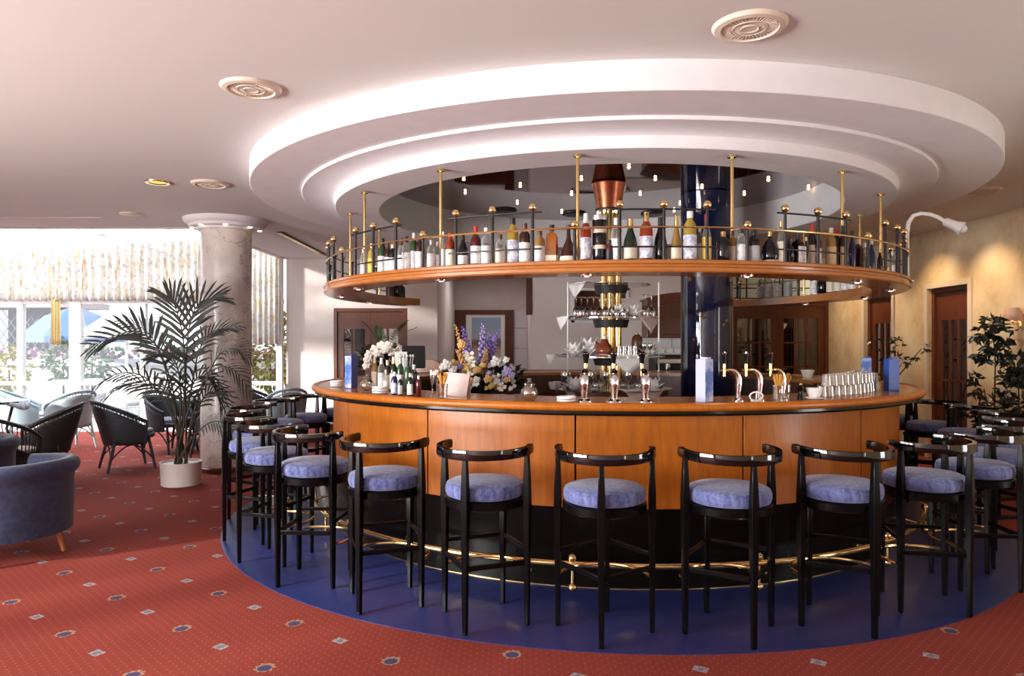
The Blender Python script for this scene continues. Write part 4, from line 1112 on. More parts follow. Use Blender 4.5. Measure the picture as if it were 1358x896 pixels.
# bar tools in a beaker
p, a = onbar(539, 2.12); o = empty('tool_beaker', p); tag(o, 'steel beaker holding bar spoons behind the clustered bottles', 'beaker')
MB().lathe([(0, 0), (.04, 0), (.045, .11), (.042, .11), (.037, .006), (0, .006)], (0, 0, 0), 20).build('beaker', M['steel'], o)
for k in range(6): MB().tube([(.02 * math.cos(k), .02 * math.sin(k), .01), (.05 * math.cos(k), .05 * math.sin(k), .25)], .0035, 6).sph((.05 * math.cos(k), .05 * math.sin(k), .255), .010, 8, 6, (1, .5, 1.4)).build('bar_spoon', M['steel'], o)
# till screen
o = empty('till', (-.915, 6.7, 1.03)); o.rotation_euler.z = .25; o.scale = (.72, .72, 1); tag(o, 'dark till screen with white slip behind the clustered bottles', 'till')
MB().box((0, 0, .0), (.24, .2, .04)).box((0, .03, .12), (.05, .05, .22)).build('stand', M['matt_black'], o, smooth=False, bevel=.01)
MB().box((0, 0, .31), (.30, .05, .21), rx=-.25).build('screen', M['matt_black'], o, smooth=False, bevel=.012)
MB().box((-.17, -.06, .23), (.16, .004, .26), rx=-.15, rz=-.15).build('paper_slip', M['paper'], o, smooth=False)
MB().box((0, .02, -.5), (.3, .4, .97)).build('pedestal', M['wood_dark'], o, smooth=False)

# arched wooden chair back showing over the far side of the bar
o = empty('wooden_chair', (-1.22, 10.2, 0), PI * .96); tag(o, 'arched-back brown wooden chair behind the far side of the bar', 'chair')
b = MB(); b.prism([(-.20, .45), (.20, .45), (.20, 1.10)] + [(.20 * math.cos(t * PI / 12), 1.10 + .14 * math.sin(t * PI / 12)) for t in range(1, 12)] + [(-.20, 1.10)], -.02, .02)
bmesh.ops.rotate(b.bm, cent=(0, 0, 0), matrix=Matrix.Rotation(PI / 2, 3, 'X'), verts=b.bm.verts); bmesh.ops.translate(b.bm, vec=(0, -.20, 0), verts=b.bm.verts)
b.build('backrest', M['wood_shelf'], o, smooth=False, bevel=.008); MB().box((0, 0, .45), (.42, .42, .05)).build('seat', M['wood_shelf'], o, smooth=False, bevel=.01)
for x in (-.18, .18):
    for y in (-.18, .18): MB().tube([(x, y, .43), (x * 1.05, y * 1.05, 0)], [.02, .015], 8).build('leg', M['wood_shelf'], o)

# glasses of breadsticks, champagne flutes, folded napkin
def sticks(px, label, R=2.42, n=20):
    p, a = onbar(px, R); o = empty('breadstick_glass', p); tag(o, label, 'glass of breadsticks', 'glasses of breadsticks')
    MB().lathe([(0, 0), (.030, 0), (.036, .09), (.034, .09), (.028, .010), (0, .010)], (0, 0, 0), 18).build('tumbler', M['thin'], o)
    r = random.Random(px)
    for k in range(n):
        t = r.uniform(0, 6.28); q = r.uniform(.2, 1); L = r.uniform(.135, .165)
        MB().tube([(-.014 * q * math.cos(t), -.014 * q * math.sin(t), .012), (.045 * q * math.cos(t), .045 * q * math.sin(t), L)], .0042, 6).build('breadstick', M['stick'], o)
sticks(587, 'glass of breadsticks beside the pinkish folded napkin'); sticks(1032, 'glass of breadsticks just right of the beer taps, window side of the pair', 2.40); sticks(1041, 'second glass of breadsticks right of beer taps, touching the chrome tap', 2.36)
for k, (px, R, lab) in enumerate(((573, 2.36, 'champagne flute left of the breadsticks, nearer the window'), (579, 2.30, 'champagne flute directly behind the breadsticks'))):
    p, a = onbar(px, R); glass('flute', False, p, lab, 'champagne flutes', 'champagne_flute', .75)
p, a = onbar(606, 2.25); o = empty('menu_stand', p, a + .3); tag(o, 'pinkish folded card standing in front of the big bouquet', 'menu card')
MB().box((0, -.02, .075), (.17, .004, .155), rx=-.25, ry=.08).build('front_leaf', M['pinkcloth'], o, smooth=False); MB().box((0, .03, .075), (.17, .004, .155), rx=.25, ry=.08).build('back_leaf', M['pinkcloth'], o, smooth=False)

# ------------------------------------------------------------------ beer taps
def make_tap():
    o = empty('beer_tap')
    MB().lathe([(0, 0), (.030, 0), (.030, .006), (.020, .012), (.0165, .02), (0, .02)], (0, 0, 0), 20).build('foot', M['chrome'], o)
    MB().tube([(0, 0, .01), (0, 0, .05), (.003, 0, .10), (.003, 0, .135), (-.005, 0, .162), (-.022, 0, .182), (-.040, 0, .190)], [.012, .012, .017, .017, .015, .012, .009], 14).build('neck', M['chrome'], o)
    MB().tube([(-.038, 0, .190), (-.060, 0, .188), (-.066, 0, .187), (-.098, 0, .186)], [.008, .011, .007, .006], 10).build('spout', M['brass'], o)
    MB().tube([(-.078, 0, .150), (-.078, 0, .225)], [.0075, .0085], 10).build('valve', M['brass'], o)
    h = MB().tube([(-.078, 0, .222), (-.078, 0, .245), (-.078, 0, .285)], [.008, .009, .013], 10).build('handle', M['black'], o)
    MB().lathe([(0, .284), (.013, .284), (.014, .290), (.008, .297), (0, .298)], (-.078, 0, 0), 12).build('cap', M['chrome'], h)
    return o
tp = make_tap()
TAPS = [(979, 0, 'chrome beer tap nearest the pale blue carton'), (1007, 0, 'middle chrome beer tap of the three beside the navy column'), (1038, 0, 'chrome beer tap behind the breadsticks'),
        (775, 1, 'chrome beer tap before window end of the glass rack, seen end-on'), (815, 1, 'chrome beer tap in front of the brass pillar, seen end-on'), (856, 1, 'chrome beer tap before the column end of the glass rack, seen end-on')]
for i, (px, side, lab) in enumerate(TAPS):
    o = tp if i == 0 else copy_tree(tp); p, a = onbar(px, 2.40 if side else 2.38); o.location = p
    o.rotation_euler.z = a if not side else a - PI / 2
    o.scale = (1.2, 1.2, 1) if not side else (1.7, 1.7, 1.0)
    tag(o, lab, 'beer tap', 'beer taps')
p, a = onbar(1003, 2.43); o = MB().tube([(.045 * math.cos(t * PI / 10), 0, .03 + .026 * math.sin(t * PI / 10)) for t in range(20)], .005, 6, closed=True).build('coaster_stand', M['china']); o.location = p; o.rotation_euler.z = a
MB().box((0, 0, .004), (.06, .03, .008)).tube([(0, 0, .004), (0, 0, .05)], .004, 6).build('foot', M['china'], o); tag(o, 'small white oval stand at the foot of the middle tap', 'stand')

# rows of upturned glasses, two layers with a glass sheet between them
cnt = 0
for layer in range(2):
    z = ZT + layer * .068
    for r_i, R in enumerate((2.10, 2.185, 2.27)):
        a0 = on_ring(1090 + layer * 6, R); a1 = on_ring(1166 - layer * 8, R)
        n = int(math.radians(a1 - a0) * R / .078)
        for k in range(n + 1):
            a = a0 + (a1 - a0) * k / max(n, 1); p = ring(a, R, z)
            o = glass('tumbler', True, p, 'upturned tumbler in the %s layer of the glasses massed on the bar' % ('upper' if layer else 'lower'), 'upturned tumblers, %s layer' % ('upper' if layer else 'lower'), 'tumbler', .54); o.scale = (1, 1, .54)
a0, a1 = on_ring(1088, 2.2), on_ring(1168, 2.2)
o = MB().arc([(2.05, 1.1842), (2.05, 1.1858), (2.32, 1.1858), (2.32, 1.1842)], a0 - 1, a1 + 3, 20).build('glass_sheet', M['thin']); tag(o, 'clear sheet between two layers of upturned tumblers', 'glass sheet')

# ------------------------------------------------------------------ bouquets
def bouquet(name, loc, label, spec, vase, rx, rz, leafmat='leafdk', seed=1, nleaf=260):
    o = empty(name, loc); tag(o, label, 'bouquet'); r = random.Random(seed)
    MB().lathe(vase[0], (0, 0, 0), 24).build('vase', M[vase[1]], o)
    b = MB()
    for i in range(nleaf):
        t = r.uniform(0, 6.28); u = r.uniform(0, 1) ** .5; z = r.uniform(.05, 1) ** 1.2
        c = Vector((rx * u * math.cos(t), rx * .45 * u * math.sin(t), vase[2] + rz * z * (1 - .55 * u * u))); d = Vector((math.cos(t + r.uniform(-.6, .6)), math.sin(t), r.uniform(-.1, .9))).normalized(); L = r.uniform(.05, .11)
        s = d.orthogonal().normalized() * L * .22
        b.grid([[c - s * .2, c + s * .2], [c + d * L * .5 - s, c + d * L * .5 + s], [c + d * L - s * .1, c + d * L + s * .1]])
    f = b.build('foliage', M[leafmat], o, smooth=False); f['kind'] = 'stuff'
    for typ, x, y, z, s, mt in spec:
        b = MB(); c = Vector((x, y, z))
        if typ == 'daisy':
            for k in range(9):
                a = k * 2 * PI / 9 + r.random(); d = Vector((math.cos(a), -.45, math.sin(a)))
                q = d.cross(Vector((0, -1, 0))).normalized() * s * .28
                b.grid([[c + d * s * .1 - q * .5, c + d * s * .1 + q * .5], [c + d * s * .7 - q, c + d * s * .7 + q], [c + d * s - q * .5, c + d * s + q * .5]])
            fo = b.build('flower', M[mt], o, smooth=False, solid=.002); MB().sph(c + Vector((0, -.012, 0)), s * .28, 8, 6).build('flower_centre', M['yellowf'], fo)
        elif typ == 'spike':
            tip = c; base = Vector((x * .45, y * .4, vase[2] + rz * .45)); n = 34
            b.tube([base, base.lerp(tip, .5), tip], .004, 5)
            for k in range(n):
                v = .25 + .75 * k / n; p = base.lerp(tip, v); rr = s * (1.25 - v) + .006
                a = k * 2.4; b.sph(p + Vector((math.cos(a) * rr, math.sin(a) * rr, 0)), rr * .75, 6, 4, (1, 1, .8))
            b.build('flower_spike', M[mt], o)
        else:
            for k in range(9):
                a = k * 2.4; q = .75 * s * math.sqrt(k / 9); b.sph(c + Vector((q * math.cos(a), -abs(s * .3 * (1 - k / 9)), q * math.sin(a))), s * .42, 7, 5)
            b.build('flower_head', M[mt], o)
    return o
def pix(px, py, d, base):  # picture point to bouquet coordinates
    v = unproj(px, py, d); return (v.x - base[0], v.y - base[1], v.z - base[2])
BB = (-.265, 6.05, 1.02); fl = []
r = random.Random(11)
for px, py, ty, s, mt in ((614, 432, 'spike', .022, 'purplef'), (604, 430, 'spike', .014, 'peachf'), (641, 428, 'spike', .024, 'lilacf'), (650, 440, 'spike', .02, 'purplef'), (660, 437, 'spike', .014, 'purplef'),
                          (606, 463, 'spike', .016, 'peachf'), (645, 462, 'spike', .016, 'peachf'), (612, 456, 'head', .03, 'peachf'), (622, 471, 'daisy', .034, 'whitef'), (624, 481, 'daisy', .032, 'whitef'), (592, 483, 'head', .034, 'whitef'), (600, 489, 'head', .03, 'whitef'), (587, 486, 'head', .024, 'whitef'),
                          (603, 482, 'head', .028, 'yellowf'), (616, 487, 'head', .028, 'yellowf'), (632, 490, 'head', .026, 'peachf'), (613, 497, 'head', .03, 'peachf'), (625, 492, 'daisy', .026, 'whitef'), (617, 508, 'daisy', .03, 'whitef'), (630, 506, 'daisy', .03, 'whitef'), (632, 503, 'head', .022, 'whitef'),
                          (657, 479, 'head', .034, 'whitef'), (665, 480, 'head', .03, 'whitef'), (671, 477, 'head', .022, 'whitef'), (672, 492, 'head', .034, 'lilacf'), (678, 497, 'head', .024, 'lilacf'), (647, 502, 'head', .028, 'peachf'), (673, 502, 'head', .026, 'peachf'), (658, 505, 'head', .024, 'whitef'),
                          (652, 511, 'head', .024, 'yellowf'), (665, 512, 'daisy', .03, 'whitef'), (660, 508, 'head', .02, 'peachf'), (677, 515, 'head', .016, 'whitef'), (622, 514, 'head', .018, 'whitef'), (609, 486, 'head', .022, 'purplef'), (640, 484, 'head', .02, 'yellowf'), (656, 449, 'head', .02, 'purplef')):
    x, y, z = pix(px, py, (5.80 if ty != 'spike' else 5.95) + r.uniform(-.06, .05), BB); fl.append((ty, x, y, z, s * (1.35 if ty != 'spike' else 1.1), mt))
for k in range(34):
    px, py = r.uniform(592, 682), r.uniform(484, 517)
    x, y, z = pix(px, py, 5.82 + r.uniform(-.06, .08), BB); fl.append(('head', x, y, z, r.uniform(.016, .026), r.choice(('whitef', 'whitef', 'yellowf', 'peachf', 'whitef', 'lilacf'))))
bouquet('flower_bouquet', BB, 'large mixed bouquet with purple spikes before the landscape picture', fl, ([(0, 0), (.07, 0), (.10, .06), (.09, .12), (.07, .14), (.06, .14), (0, .12)], 'black', .06), .36, .24, seed=2, nleaf=300)
o = empty('service_stand', (-.2, 6.05, 0)); tag(o, 'glossy black stand under the large bouquet inside the bar', 'stand')
MB().box((0, 0, .51), (.62, .55, 1.0)).build('cabinet', M['black'], o, smooth=False, bevel=.01); MB().box((0, 0, 1.014), (.70, .62, .012)).build('top', M['black'], o, smooth=False)
b = MB(); 
fw = []
BW = (-1.36, 7.62, ZT)
for k, (px, py) in enumerate(((489, 470), (496, 463), (503, 460), (511, 463), (519, 466), (492, 480), (487, 476), (507, 458), (530, 462), (500, 468), (486, 484), (534, 466), (515, 458))):
    x, y, z = pix(px, py, 7.40 + .06 * (k % 3), BW); fw.append(('head', x, y, z, .048, 'whitef'))
wb = bouquet('flower_bouquet', BW, 'white-flowered bouquet with fern leaves on the far window side of the bar', fw, ([(0, 0), (.05, 0), (.08, .08), (.05, .16), (.06, .17), (.04, .17), (0, .15)], 'black', .08), .24, .30, seed=5)
def frond(b, pts, L, n, width, droop, rnd, N=Vector((0, 0, 1))):
    """leaflets along a curved midrib"""
    P = [Vector(p) for p in pts]
    # catmull-rom samples
    Q = []
    E = [P[0] * 2 - P[1]] + P + [P[-1] * 2 - P[-2]]
    for i in range(1, len(E) - 2):
        for k in range(12):
            t = k / 12; a, c, d, e = E[i - 1], E[i], E[i + 1], E[i + 2]
            Q.append(.5 * ((2 * c) + (d - a) * t + (2 * a - 5 * c + 4 * d - e) * t * t + (-a + 3 * c - 3 * d + e) * t ** 3))
    Q.append(P[-1])
    m = len(Q)
    start = int(m * .38)
    for i in range(n):
        f = start + (m - 2 - start) * i / (n - 1); k = int(f); p = Q[k].lerp(Q[k + 1], f - k); t = (Q[min(k + 2, m - 1)] - Q[max(k - 1, 0)]).normalized()
        side = t.cross(N)
        side = side.normalized() if side.length > .05 else Vector((1, 0, 0))
        u = i / (n - 1); ll = L * (.55 + .9 * u - 1.05 * u * u) * rnd.uniform(.85, 1.1)
        for s in (-1, 1):
            d = (side * s * (.80 - .35 * u) + t * (.45 + .6 * u) + Vector((0, 0, .18))).normalized()
            g = Vector((0, 0, -droop * ll)); w = t * width * .5
            b.grid([[p - w * .5, p + w * .5], [p + d * ll * .35 - w + g * .05, p + d * ll * .35 + w + g * .05], [p + d * ll * .75 - w * .8 + g * .4, p + d * ll * .75 + w * .8 + g * .4], [p + d * ll * 1.0 - w * .05 + g, p + d * ll + w * .05 + g]])
    return Q
rnd = random.Random(4); b = MB()
for k in range(6):
    a = k * 1.1; q = Vector((.0, .05, .15)); tip = Vector((.28 * math.cos(a) + .05, .1 + .2 * math.sin(a), .52 + .06 * (k % 2))); b2 = frond(b, [q, q.lerp(tip, .5) + Vector((0, 0, .08)), tip], .13, 14, .012, .3, rnd)
b.build('fern_leaves', M['leaf'], wb, smooth=False)

# ------------------------------------------------------------------ palm in white pot
PX, PY = -3.43, 7.47
palm = empty('potted_palm', (PX, PY, 0)); tag(palm, 'tall feathery palm in a white round pot before the marble column', 'potted palm')
MB().lathe([(0, 0), (.175, 0), (.19, .01), (.20, .235), (.205, .245), (.195, .245), (.188, .225), (0, .22)], (0, 0, 0), 40).build('pot', M['pot'], palm)
MB().lathe([(0, .215), (.187, .222)], (0, 0, 0), 24).build('soil', M['soil'], palm)
FR = [([(241, 610), (246, 520), (243, 450), (232, 405), (222, 392)], 0), ([(241, 610), (245, 520), (250, 440), (264, 402), (292, 394)], .15), ([(238, 610), (230, 520), (205, 455), (170, 440), (122, 458)], -.1), ([(238, 610), (225, 545), (192, 500), (150, 497), (117, 528)], .1),
      ([(242, 610), (250, 545), (282, 492), (310, 490), (338, 528)], -.35), ([(243, 610), (256, 550), (285, 478), (310, 462), (336, 478)], -.3), ([(240, 610), (232, 555), (205, 515), (175, 507), (148, 520)], -.3), ([(242, 612), (252, 585), (275, 562), (295, 560), (318, 578)], -.35),
      ([(239, 610), (231, 540), (215, 475), (195, 440), (166, 425)], .2), ([(241, 610), (251, 530), (264, 465), (282, 440), (312, 432)], .25), ([(240, 610), (238, 555), (222, 515), (205, 512), (186, 545)], .25), ([(243, 610), (256, 560), (272, 525), (288, 522), (306, 552)], .15),
      ([(240, 610), (240, 540), (236, 490), (222, 470), (196, 478)], -.2), ([(242, 610), (248, 545), (258, 505), (275, 500), (296, 520)], .3), ([(240, 610), (244, 560), (244, 520), (236, 505), (222, 520)], -.3)]
rnd = random.Random(9)
for k, (pl, dd) in enumerate(FR):
    pts = []; n = len(pl)
    for i, (x, y) in enumerate(pl):
        v = unproj(x, y, PY + dd * i / (n - 1)); pts.append(v - Vector((PX, PY, 0)))
    pts[0] = Vector((.06 * math.cos(k * 2.4), .06 * math.sin(k * 2.4), .21))
    b = MB(); big = k in (0, 1, 2)
    Q = frond(b, pts, .50 if big else .36, 15 if big else 15, .050 if big else .027, .14 if big else .30, rnd, (Vector((.15, -.9, .35)) if big else Vector((rnd.uniform(-.5, .5), -.6 + rnd.uniform(-.3, .4), .6))).normalized())
    st = MB().tube(Q[::3] + [Q[-1]], [.011 - .009 * i / (len(Q[::3])) for i in range(len(Q[::3]) + 1)], 5).build('stem', M['palmstem'], palm)
    b.build('frond', M['palm'], st, smooth=False)

# ------------------------------------------------------------------ wicker tub chairs
def make_wicker(mat, cush, back=.83, armh=.58, gap=.05):
    o = empty('wicker_chair')
    N = 36; A = math.radians(118)
    def hh(t): c = (math.cos(t * PI / A * .5) if False else max(0, math.cos(t * 1.0))); return armh - .02 + (back - armh) * (max(0, math.cos(t * .76)) ** 1.25)
    def pt(t, z):
        k = (z - .28) / .55; fl = 1 + .20 * max(k, 0); back_lean = .10 * max(k, 0) * max(math.cos(t), 0)
        return Vector((math.sin(t) * .255 * fl, -math.cos(t) * .255 * fl - back_lean + .02, z))
    ts = [-A + 2 * A * i / N for i in range(N + 1)]
    rows = []
    for j in range(9):
        v = j / 8; rows.append([pt(t, .30 + (hh(t) - gap - .30) * v) for t in ts])
    MB().grid(rows).build('shell', mat, o, solid=.018)
    b = MB()
    for i in range(0, N + 1):
        t = ts[i]; b.tube([pt(t, hh(t) - gap - .005), pt(t, hh(t) - .01)], .0055, 5)
    b.tube([pt(t, hh(t) - gap * .5) for t in ts], .005, 5)
    b.build('open_weave', mat, o)
    b = MB().tube([pt(ts[0], .30)] + [pt(t, hh(t)) for t in ts] + [pt(ts[-1], .30)], .019, 8); b.build('rim', mat, o)
    MB().lathe([(0, .36), (.245, .36), (.262, .38), (.262, .40), (.245, .42), (0, .42)], (0, .035, 0), 32).build('seat', mat, o)
    MB().lathe([(0, .421), (.215, .421), (.232, .435), (.225, .455), (.18, .465), (0, .468)], (0, .045, 0), 28).build('cushion', cush, o)
    for sx in (-1, 1):
        for y0, y1 in ((.18, .25), (-.16, -.25)):
            MB().tube([(sx * .20, y0, .38), (sx * .215, (y0 + y1) / 2, .19), (sx * .235, y1, .0)], [.017, .018, .015], 8).build('leg', mat, o)
        MB().tube([(sx * .225, -.22 + .44 * i / 8, .13 + .17 * math.sin(PI * i / 8)) for i in range(9)], .009, 6).build('arched_brace', mat, o)
    for y in (-.21, .22): MB().tube([(-.225 + .45 * i / 8, y, .13 + .17 * math.sin(PI * i / 8)) for i in range(9)], .009, 6).build('arched_brace', mat, o)
    return o
WC = {}
def wicker_chair(kind, x, y, face, label, sc=1.0, group='wicker chairs in the lounge'):
    mat, cush = {'dark': (M['wick_dark'], M['cush_grey']), 'black': (M['wick_black'], M['cush_pale']), 'open': (M['wick_black'], M['cush_pale']), 'pale': (M['wick_blue'], M['cush_pale'])}[kind]
    if kind not in WC: WC[kind] = o = make_wicker(mat, cush, gap=.22 if kind == 'open' else .05)
    else: o = copy_tree(WC[kind])
    o.location = (x, y, 0); o.rotation_euler.z = math.radians(face) - PI / 2; o.scale = (sc, sc, sc)
    return tag(o, label, 'wicker chair', group)
wicker_chair('dark', -4.52, 8.47, 40, 'dark blue wicker tub chair seen from behind, left of the palm')
wicker_chair('black', -5.06, 7.78, 205, 'black wicker tub chair facing the window, pale cushion showing')
wicker_chair('open', -4.82, 6.85, 80, 'black wicker chair with open-weave back behind the tub armchairs')
wicker_chair('dark', -4.62, 9.75, -25, 'dark wicker chair with grey cushion facing into the room behind the palm')
wicker_chair('dark', -3.80, 9.35, 165, 'dark wicker chair half hidden between the palm and the marble column')
wicker_chair('dark', -4.5, 10.45, -95, 'dark wicker chair at the far side of the round table behind the palm')
wicker_chair('pale', -7.0, 10.4, 30, 'pale blue wicker chair nearer the blue-clothed table')
wicker_chair('pale', -6.2, 10.1, 150, 'pale blue wicker chair above the black tub chair')
wicker_chair('dark', -3.9, 11.3, 40, 'dark wicker chair just right of the marble column')
wicker_chair('pale', -3.35, 10.7, 120, 'pale blue wicker chair between marble column and bar stools')
def round_table(x, y, r, label, cloth, clothlab=None):
    o = empty('round_table', (x, y, 0)); tag(o, label, 'table', 'lounge tables')
    MB().lathe([(0, .69), (r - .01, .69), (r, .70), (r, .715), (r - .01, .72), (0, .72)], (0, 0, 0), 36).build('tabletop', M['wick_dark'], o)
    for k in range(4):
        a = k * PI / 2 + .6; MB().tube([(r * .55 * math.cos(a), r * .55 * math.sin(a), .69), (r * .35 * math.cos(a), r * .35 * math.sin(a), .35), (r * .7 * math.cos(a), r * .7 * math.sin(a), 0)], .018, 8).build('leg', M['wick_black'], o)
    if cloth:
        b = MB(); n = 40; rows = []
        for j in range(9):
            v = j / 8; row = []
            for i in range(n + 1):
                t = 2 * PI * i / n; e = r * (1 + .35 * abs(math.cos(2 * t)) ** 1.5); rr = e * v
                z = .725 if rr <= r else .725 - (rr - r) * .95; row.append((min(rr, r + .012 + .1 * (rr - r)) * math.cos(t), min(rr, r + .012 + .1 * (rr - r)) * math.sin(t), z))
            rows.append(row)
        c = b.grid(rows).build('tablecloth', cloth, solid=.003); c.location = (x, y, 0); tag(c, clothlab, 'tablecloth')
    return o
round_table(-4.15, 9.78, .34, 'small dark round table behind the palm', None)
round_table(-6.72, 9.35, .38, 'round table under a pale blue cloth by the frame edge', plain('pale_blue_cloth', (.45, .55, .65), .8), 'pale blue cloth with hanging corners on the edge-of-frame table')
o = empty('menu_box', (-6.66, 9.28, .728), .2); tag(o, 'bright blue card box standing on the pale blue tablecloth', 'box'); MB().box((0, 0, .11), (.10, .06, .22)).build('carton', M['boxblue'], o, smooth=False, bevel=.002); MB().box((0, -.031, .11), (.09, .002, .20)).build('front_print', M['boxblue'], o, smooth=False)

# upholstered tub armchairs
def tub(x, y, face, label):
    o = empty('tub_armchair', (x, y, 0), math.radians(face) - PI / 2); tag(o, label, 'armchair', 'blue tub armchairs')
    A = math.radians(130); N = 40; ts = [-A + 2 * A * i / N for i in range(N + 1)]; rows = []
    prof = [(.42, .17), (.425, .35), (.425, .52), (.43, .56), (.455, .585), (.465, .62), (.455, .655), (.425, .675), (.385, .67), (.355, .645), (.345, .60), (.345, .40), (.345, .20), (.42, .17)]
    for t in ts: rows.append([Vector((math.sin(t) * r, -math.cos(t) * r, z - .02 * (1 - math.cos(t)) * (z > .5))) for r, z in prof])
    b = MB(); b.grid(rows); b.poly(rows[0][:-1]); b.poly(rows[-1][:-1]); bmesh.ops.remove_doubles(b.bm, verts=b.bm.verts, dist=1e-5); b.build('back', M['velour'], o, ang=60)
    MB().lathe([(0, .16), (.335, .16), (.34, .18), (.34, .30), (0, .30)], (0, .03, 0), 36).build('seat_base', M['velour'], o)
    MB().lathe([(0, .302), (.32, .302), (.338, .33), (.338, .38), (.315, .415), (.2, .43), (0, .433)], (0, .03, 0), 36).build('seat_cushion', M['velour'], o)
    for a in (40, 140, 220, 320):
        a = math.radians(a); MB().tube([(.33 * math.cos(a), .33 * math.sin(a), .18), (.37 * math.cos(a), .37 * math.sin(a), 0)], [.024, .016], 10).build('leg', M['stick'] if False else plain('orange_wood_leg', (.38, .12, .03), .35), o)
tub(-3.52, 4.98, 150, 'blue velour tub armchair nearest the camera, at the frame edge')
tub(-4.66, 6.02, 190, 'blue velour tub armchair behind the nearest one, mostly out of frame')

# ------------------------------------------------------------------ gooseneck lamp on the gallery
gl = empty('gooseneck_lamp', ring(67, 2.40, ZS)); tag(gl, 'white gooseneck lamp bending off the cream-wall end of the gallery', 'lamp')
B0 = ring(67, 2.40, ZS); D = B0.y
gpts = [unproj(x, y, D - .02 * i) for i, (x, y) in enumerate(((1203, 330), (1203, 310), (1205, 295), (1211, 286), (1221, 283), (1233, 284), (1244, 288), (1254, 294)))]
gpts = [Vector((gpts[0].x, gpts[0].y, ZS))] + gpts
gl.location = (gpts[0].x, gpts[0].y, ZS); off = Vector(gl.location)
MB().tube([p - off for p in gpts], .016, 10).build('arm', M['white_metal'], gl)
MB().lathe([(0, 0), (.05, 0), (.05, .012), (.02, .02), (0, .02)], (0, 0, 0), 20).build('base', M['white_metal'], gl)
h0, h1 = gpts[-1] - off, unproj(1276, 303, D - .2) - off
MB().tube([h0 + (h0 - h1) * .12, h0, h0.lerp(h1, .35), h0.lerp(h1, .6), h0.lerp(h1, 1.0)], [.020, .034, .036, .038, .056], 18).build('lamp_head', M['white_metal'], gl)
MB().sph(h0.lerp(h1, 1.0), .036, 12, 8).build('bulb', M['china'], gl)

# ------------------------------------------------------------------ plants and lamp by the cream wall
def leafy(name, loc, label, stems, mat, n, leaf, seed, pot=(.20, .30)):
    o = empty(name, loc); tag(o, label, 'potted plant'); r = random.Random(seed)
    MB().lathe([(0, 0), (pot[0] * .8, 0), (pot[0], pot[1]), (pot[0] * .93, pot[1]), (pot[0] * .9, pot[1] - .03), (0, pot[1] - .03)], (0, 0, 0), 24).build('pot', M['matt_black'], o)
    for path, sprays in stems:
        P = [Vector(p) for p in path]
        st = MB().tube(P, [.012 - .007 * i / (len(P) - 1) for i in range(len(P))], 6).build('stem', M['palmstem'], o)
        b = MB()
        for (sx, sy, sz, rad, cnt) in sprays:
            for k in range(int(cnt)):
                v = Vector((r.gauss(0, 1), r.gauss(0, 1), r.gauss(0, 1))); v = v.normalized() * rad * r.uniform(.3, 1); c = Vector((sx, sy, sz)) + v
                for q in range(5):
                    d = (v.normalized() * .5 + Vector((r.uniform(-1, 1), r.uniform(-1, 1), r.uniform(-1.0, .3)))).normalized(); L = leaf * r.uniform(.7, 1.2); s = d.orthogonal().normalized() * L * .2
                    s.rotate(Matrix.Rotation(r.uniform(0, 6), 3, d))
                    b.grid([[c - s * .15, c + s * .15], [c + d * L * .45 - s, c + d * L * .45 + s], [c + d * L - s * .1, c + d * L + s * .1]])
        f = b.build('foliage', M[mat], st, smooth=False); f['kind'] = 'stuff'
    return o
def rel(px, py, d, loc): v = unproj(px, py, d); return (v.x - loc[0], v.y - loc[1], v.z - loc[2])
L1 = (4.93, 7.35, 0); d = 7.35
leafy('potted_ficus', L1, 'dark-leaved umbrella plant standing against the cream wall beside the door', [([(0, 0, .25), rel(1318, 560, d, L1), rel(1320, 480, d, L1), rel(1316, 430, d, L1)],
      [(*rel(1316, 428, d, L1), .11, 14), (*rel(1300, 440, d, L1), .10, 10), (*rel(1332, 440, d, L1), .11, 12), (*rel(1318, 460, d, L1), .13, 16), (*rel(1305, 470, d, L1), .08, 8), (*rel(1330, 475, d, L1), .09, 9)]),
      ([(0.02, 0, .25), rel(1315, 570, d - .1, L1), rel(1305, 515, d - .1, L1)], [(*rel(1300, 510, d, L1), .13, 10), (*rel(1330, 512, d, L1), .13, 10), (*rel(1312, 540, d, L1), .2, 22), (*rel(1340, 550, d, L1), .18, 18), (*rel(1295, 560, d, L1), .16, 14)])], 'leafdk', 1, .095, 21)
L2 = (4.95, 6.72, 0); d = 6.72
leafy('potted_plant', L2, 'dark-leaved plant at the frame edge under the wall lamp', [([(0, 0, .25), rel(1352, 560, d, L2), rel(1350, 490, d, L2)], [(*rel(1350, 478, d, L2), .12, 12), (*rel(1358, 492, d, L2), .12, 12), (*rel(1346, 500, d, L2), .09, 8), (*rel(1355, 540, d, L2), .2, 20)])], 'leafdk', 1, .10, 22)
L3 = (4.95, 9.75, 0); d = 9.75
leafy('potted_plant', L3, 'wispy thin-leaved plant between the two narrow glazed doors', [([(0, 0, .25), rel(1172, 520, d, L3), rel(1168, 440, d, L3)], [(*rel(1168, 460, d, L3), .22, 7), (*rel(1180, 480, d, L3), .22, 8)]), ([(0, 0, .25), rel(1180, 520, d, L3), rel(1188, 455, d, L3)], [(*rel(1190, 460, d, L3), .2, 6)]), ([(0, 0, .25), rel(1190, 500, d - .4, L3), rel(1222, 462, d - .9, L3)], [(*rel(1222, 466, d - .9, L3), .12, 5)])], 'leafdk', 1, .08, 23)
wl = empty('wall_lamp', (XR - .10, 7.58, 1.76)); tag(wl, 'pink-shaded wall lamp on cream wall at the frame edge', 'wall lamp')
MB().lathe([(.062, .08), (.115, -.06), (.112, -.06), (.058, .08)], (0, 0, 0), 28).build('shade', plain('pink_lampshade', (.66, .42, .33), .7), wl)
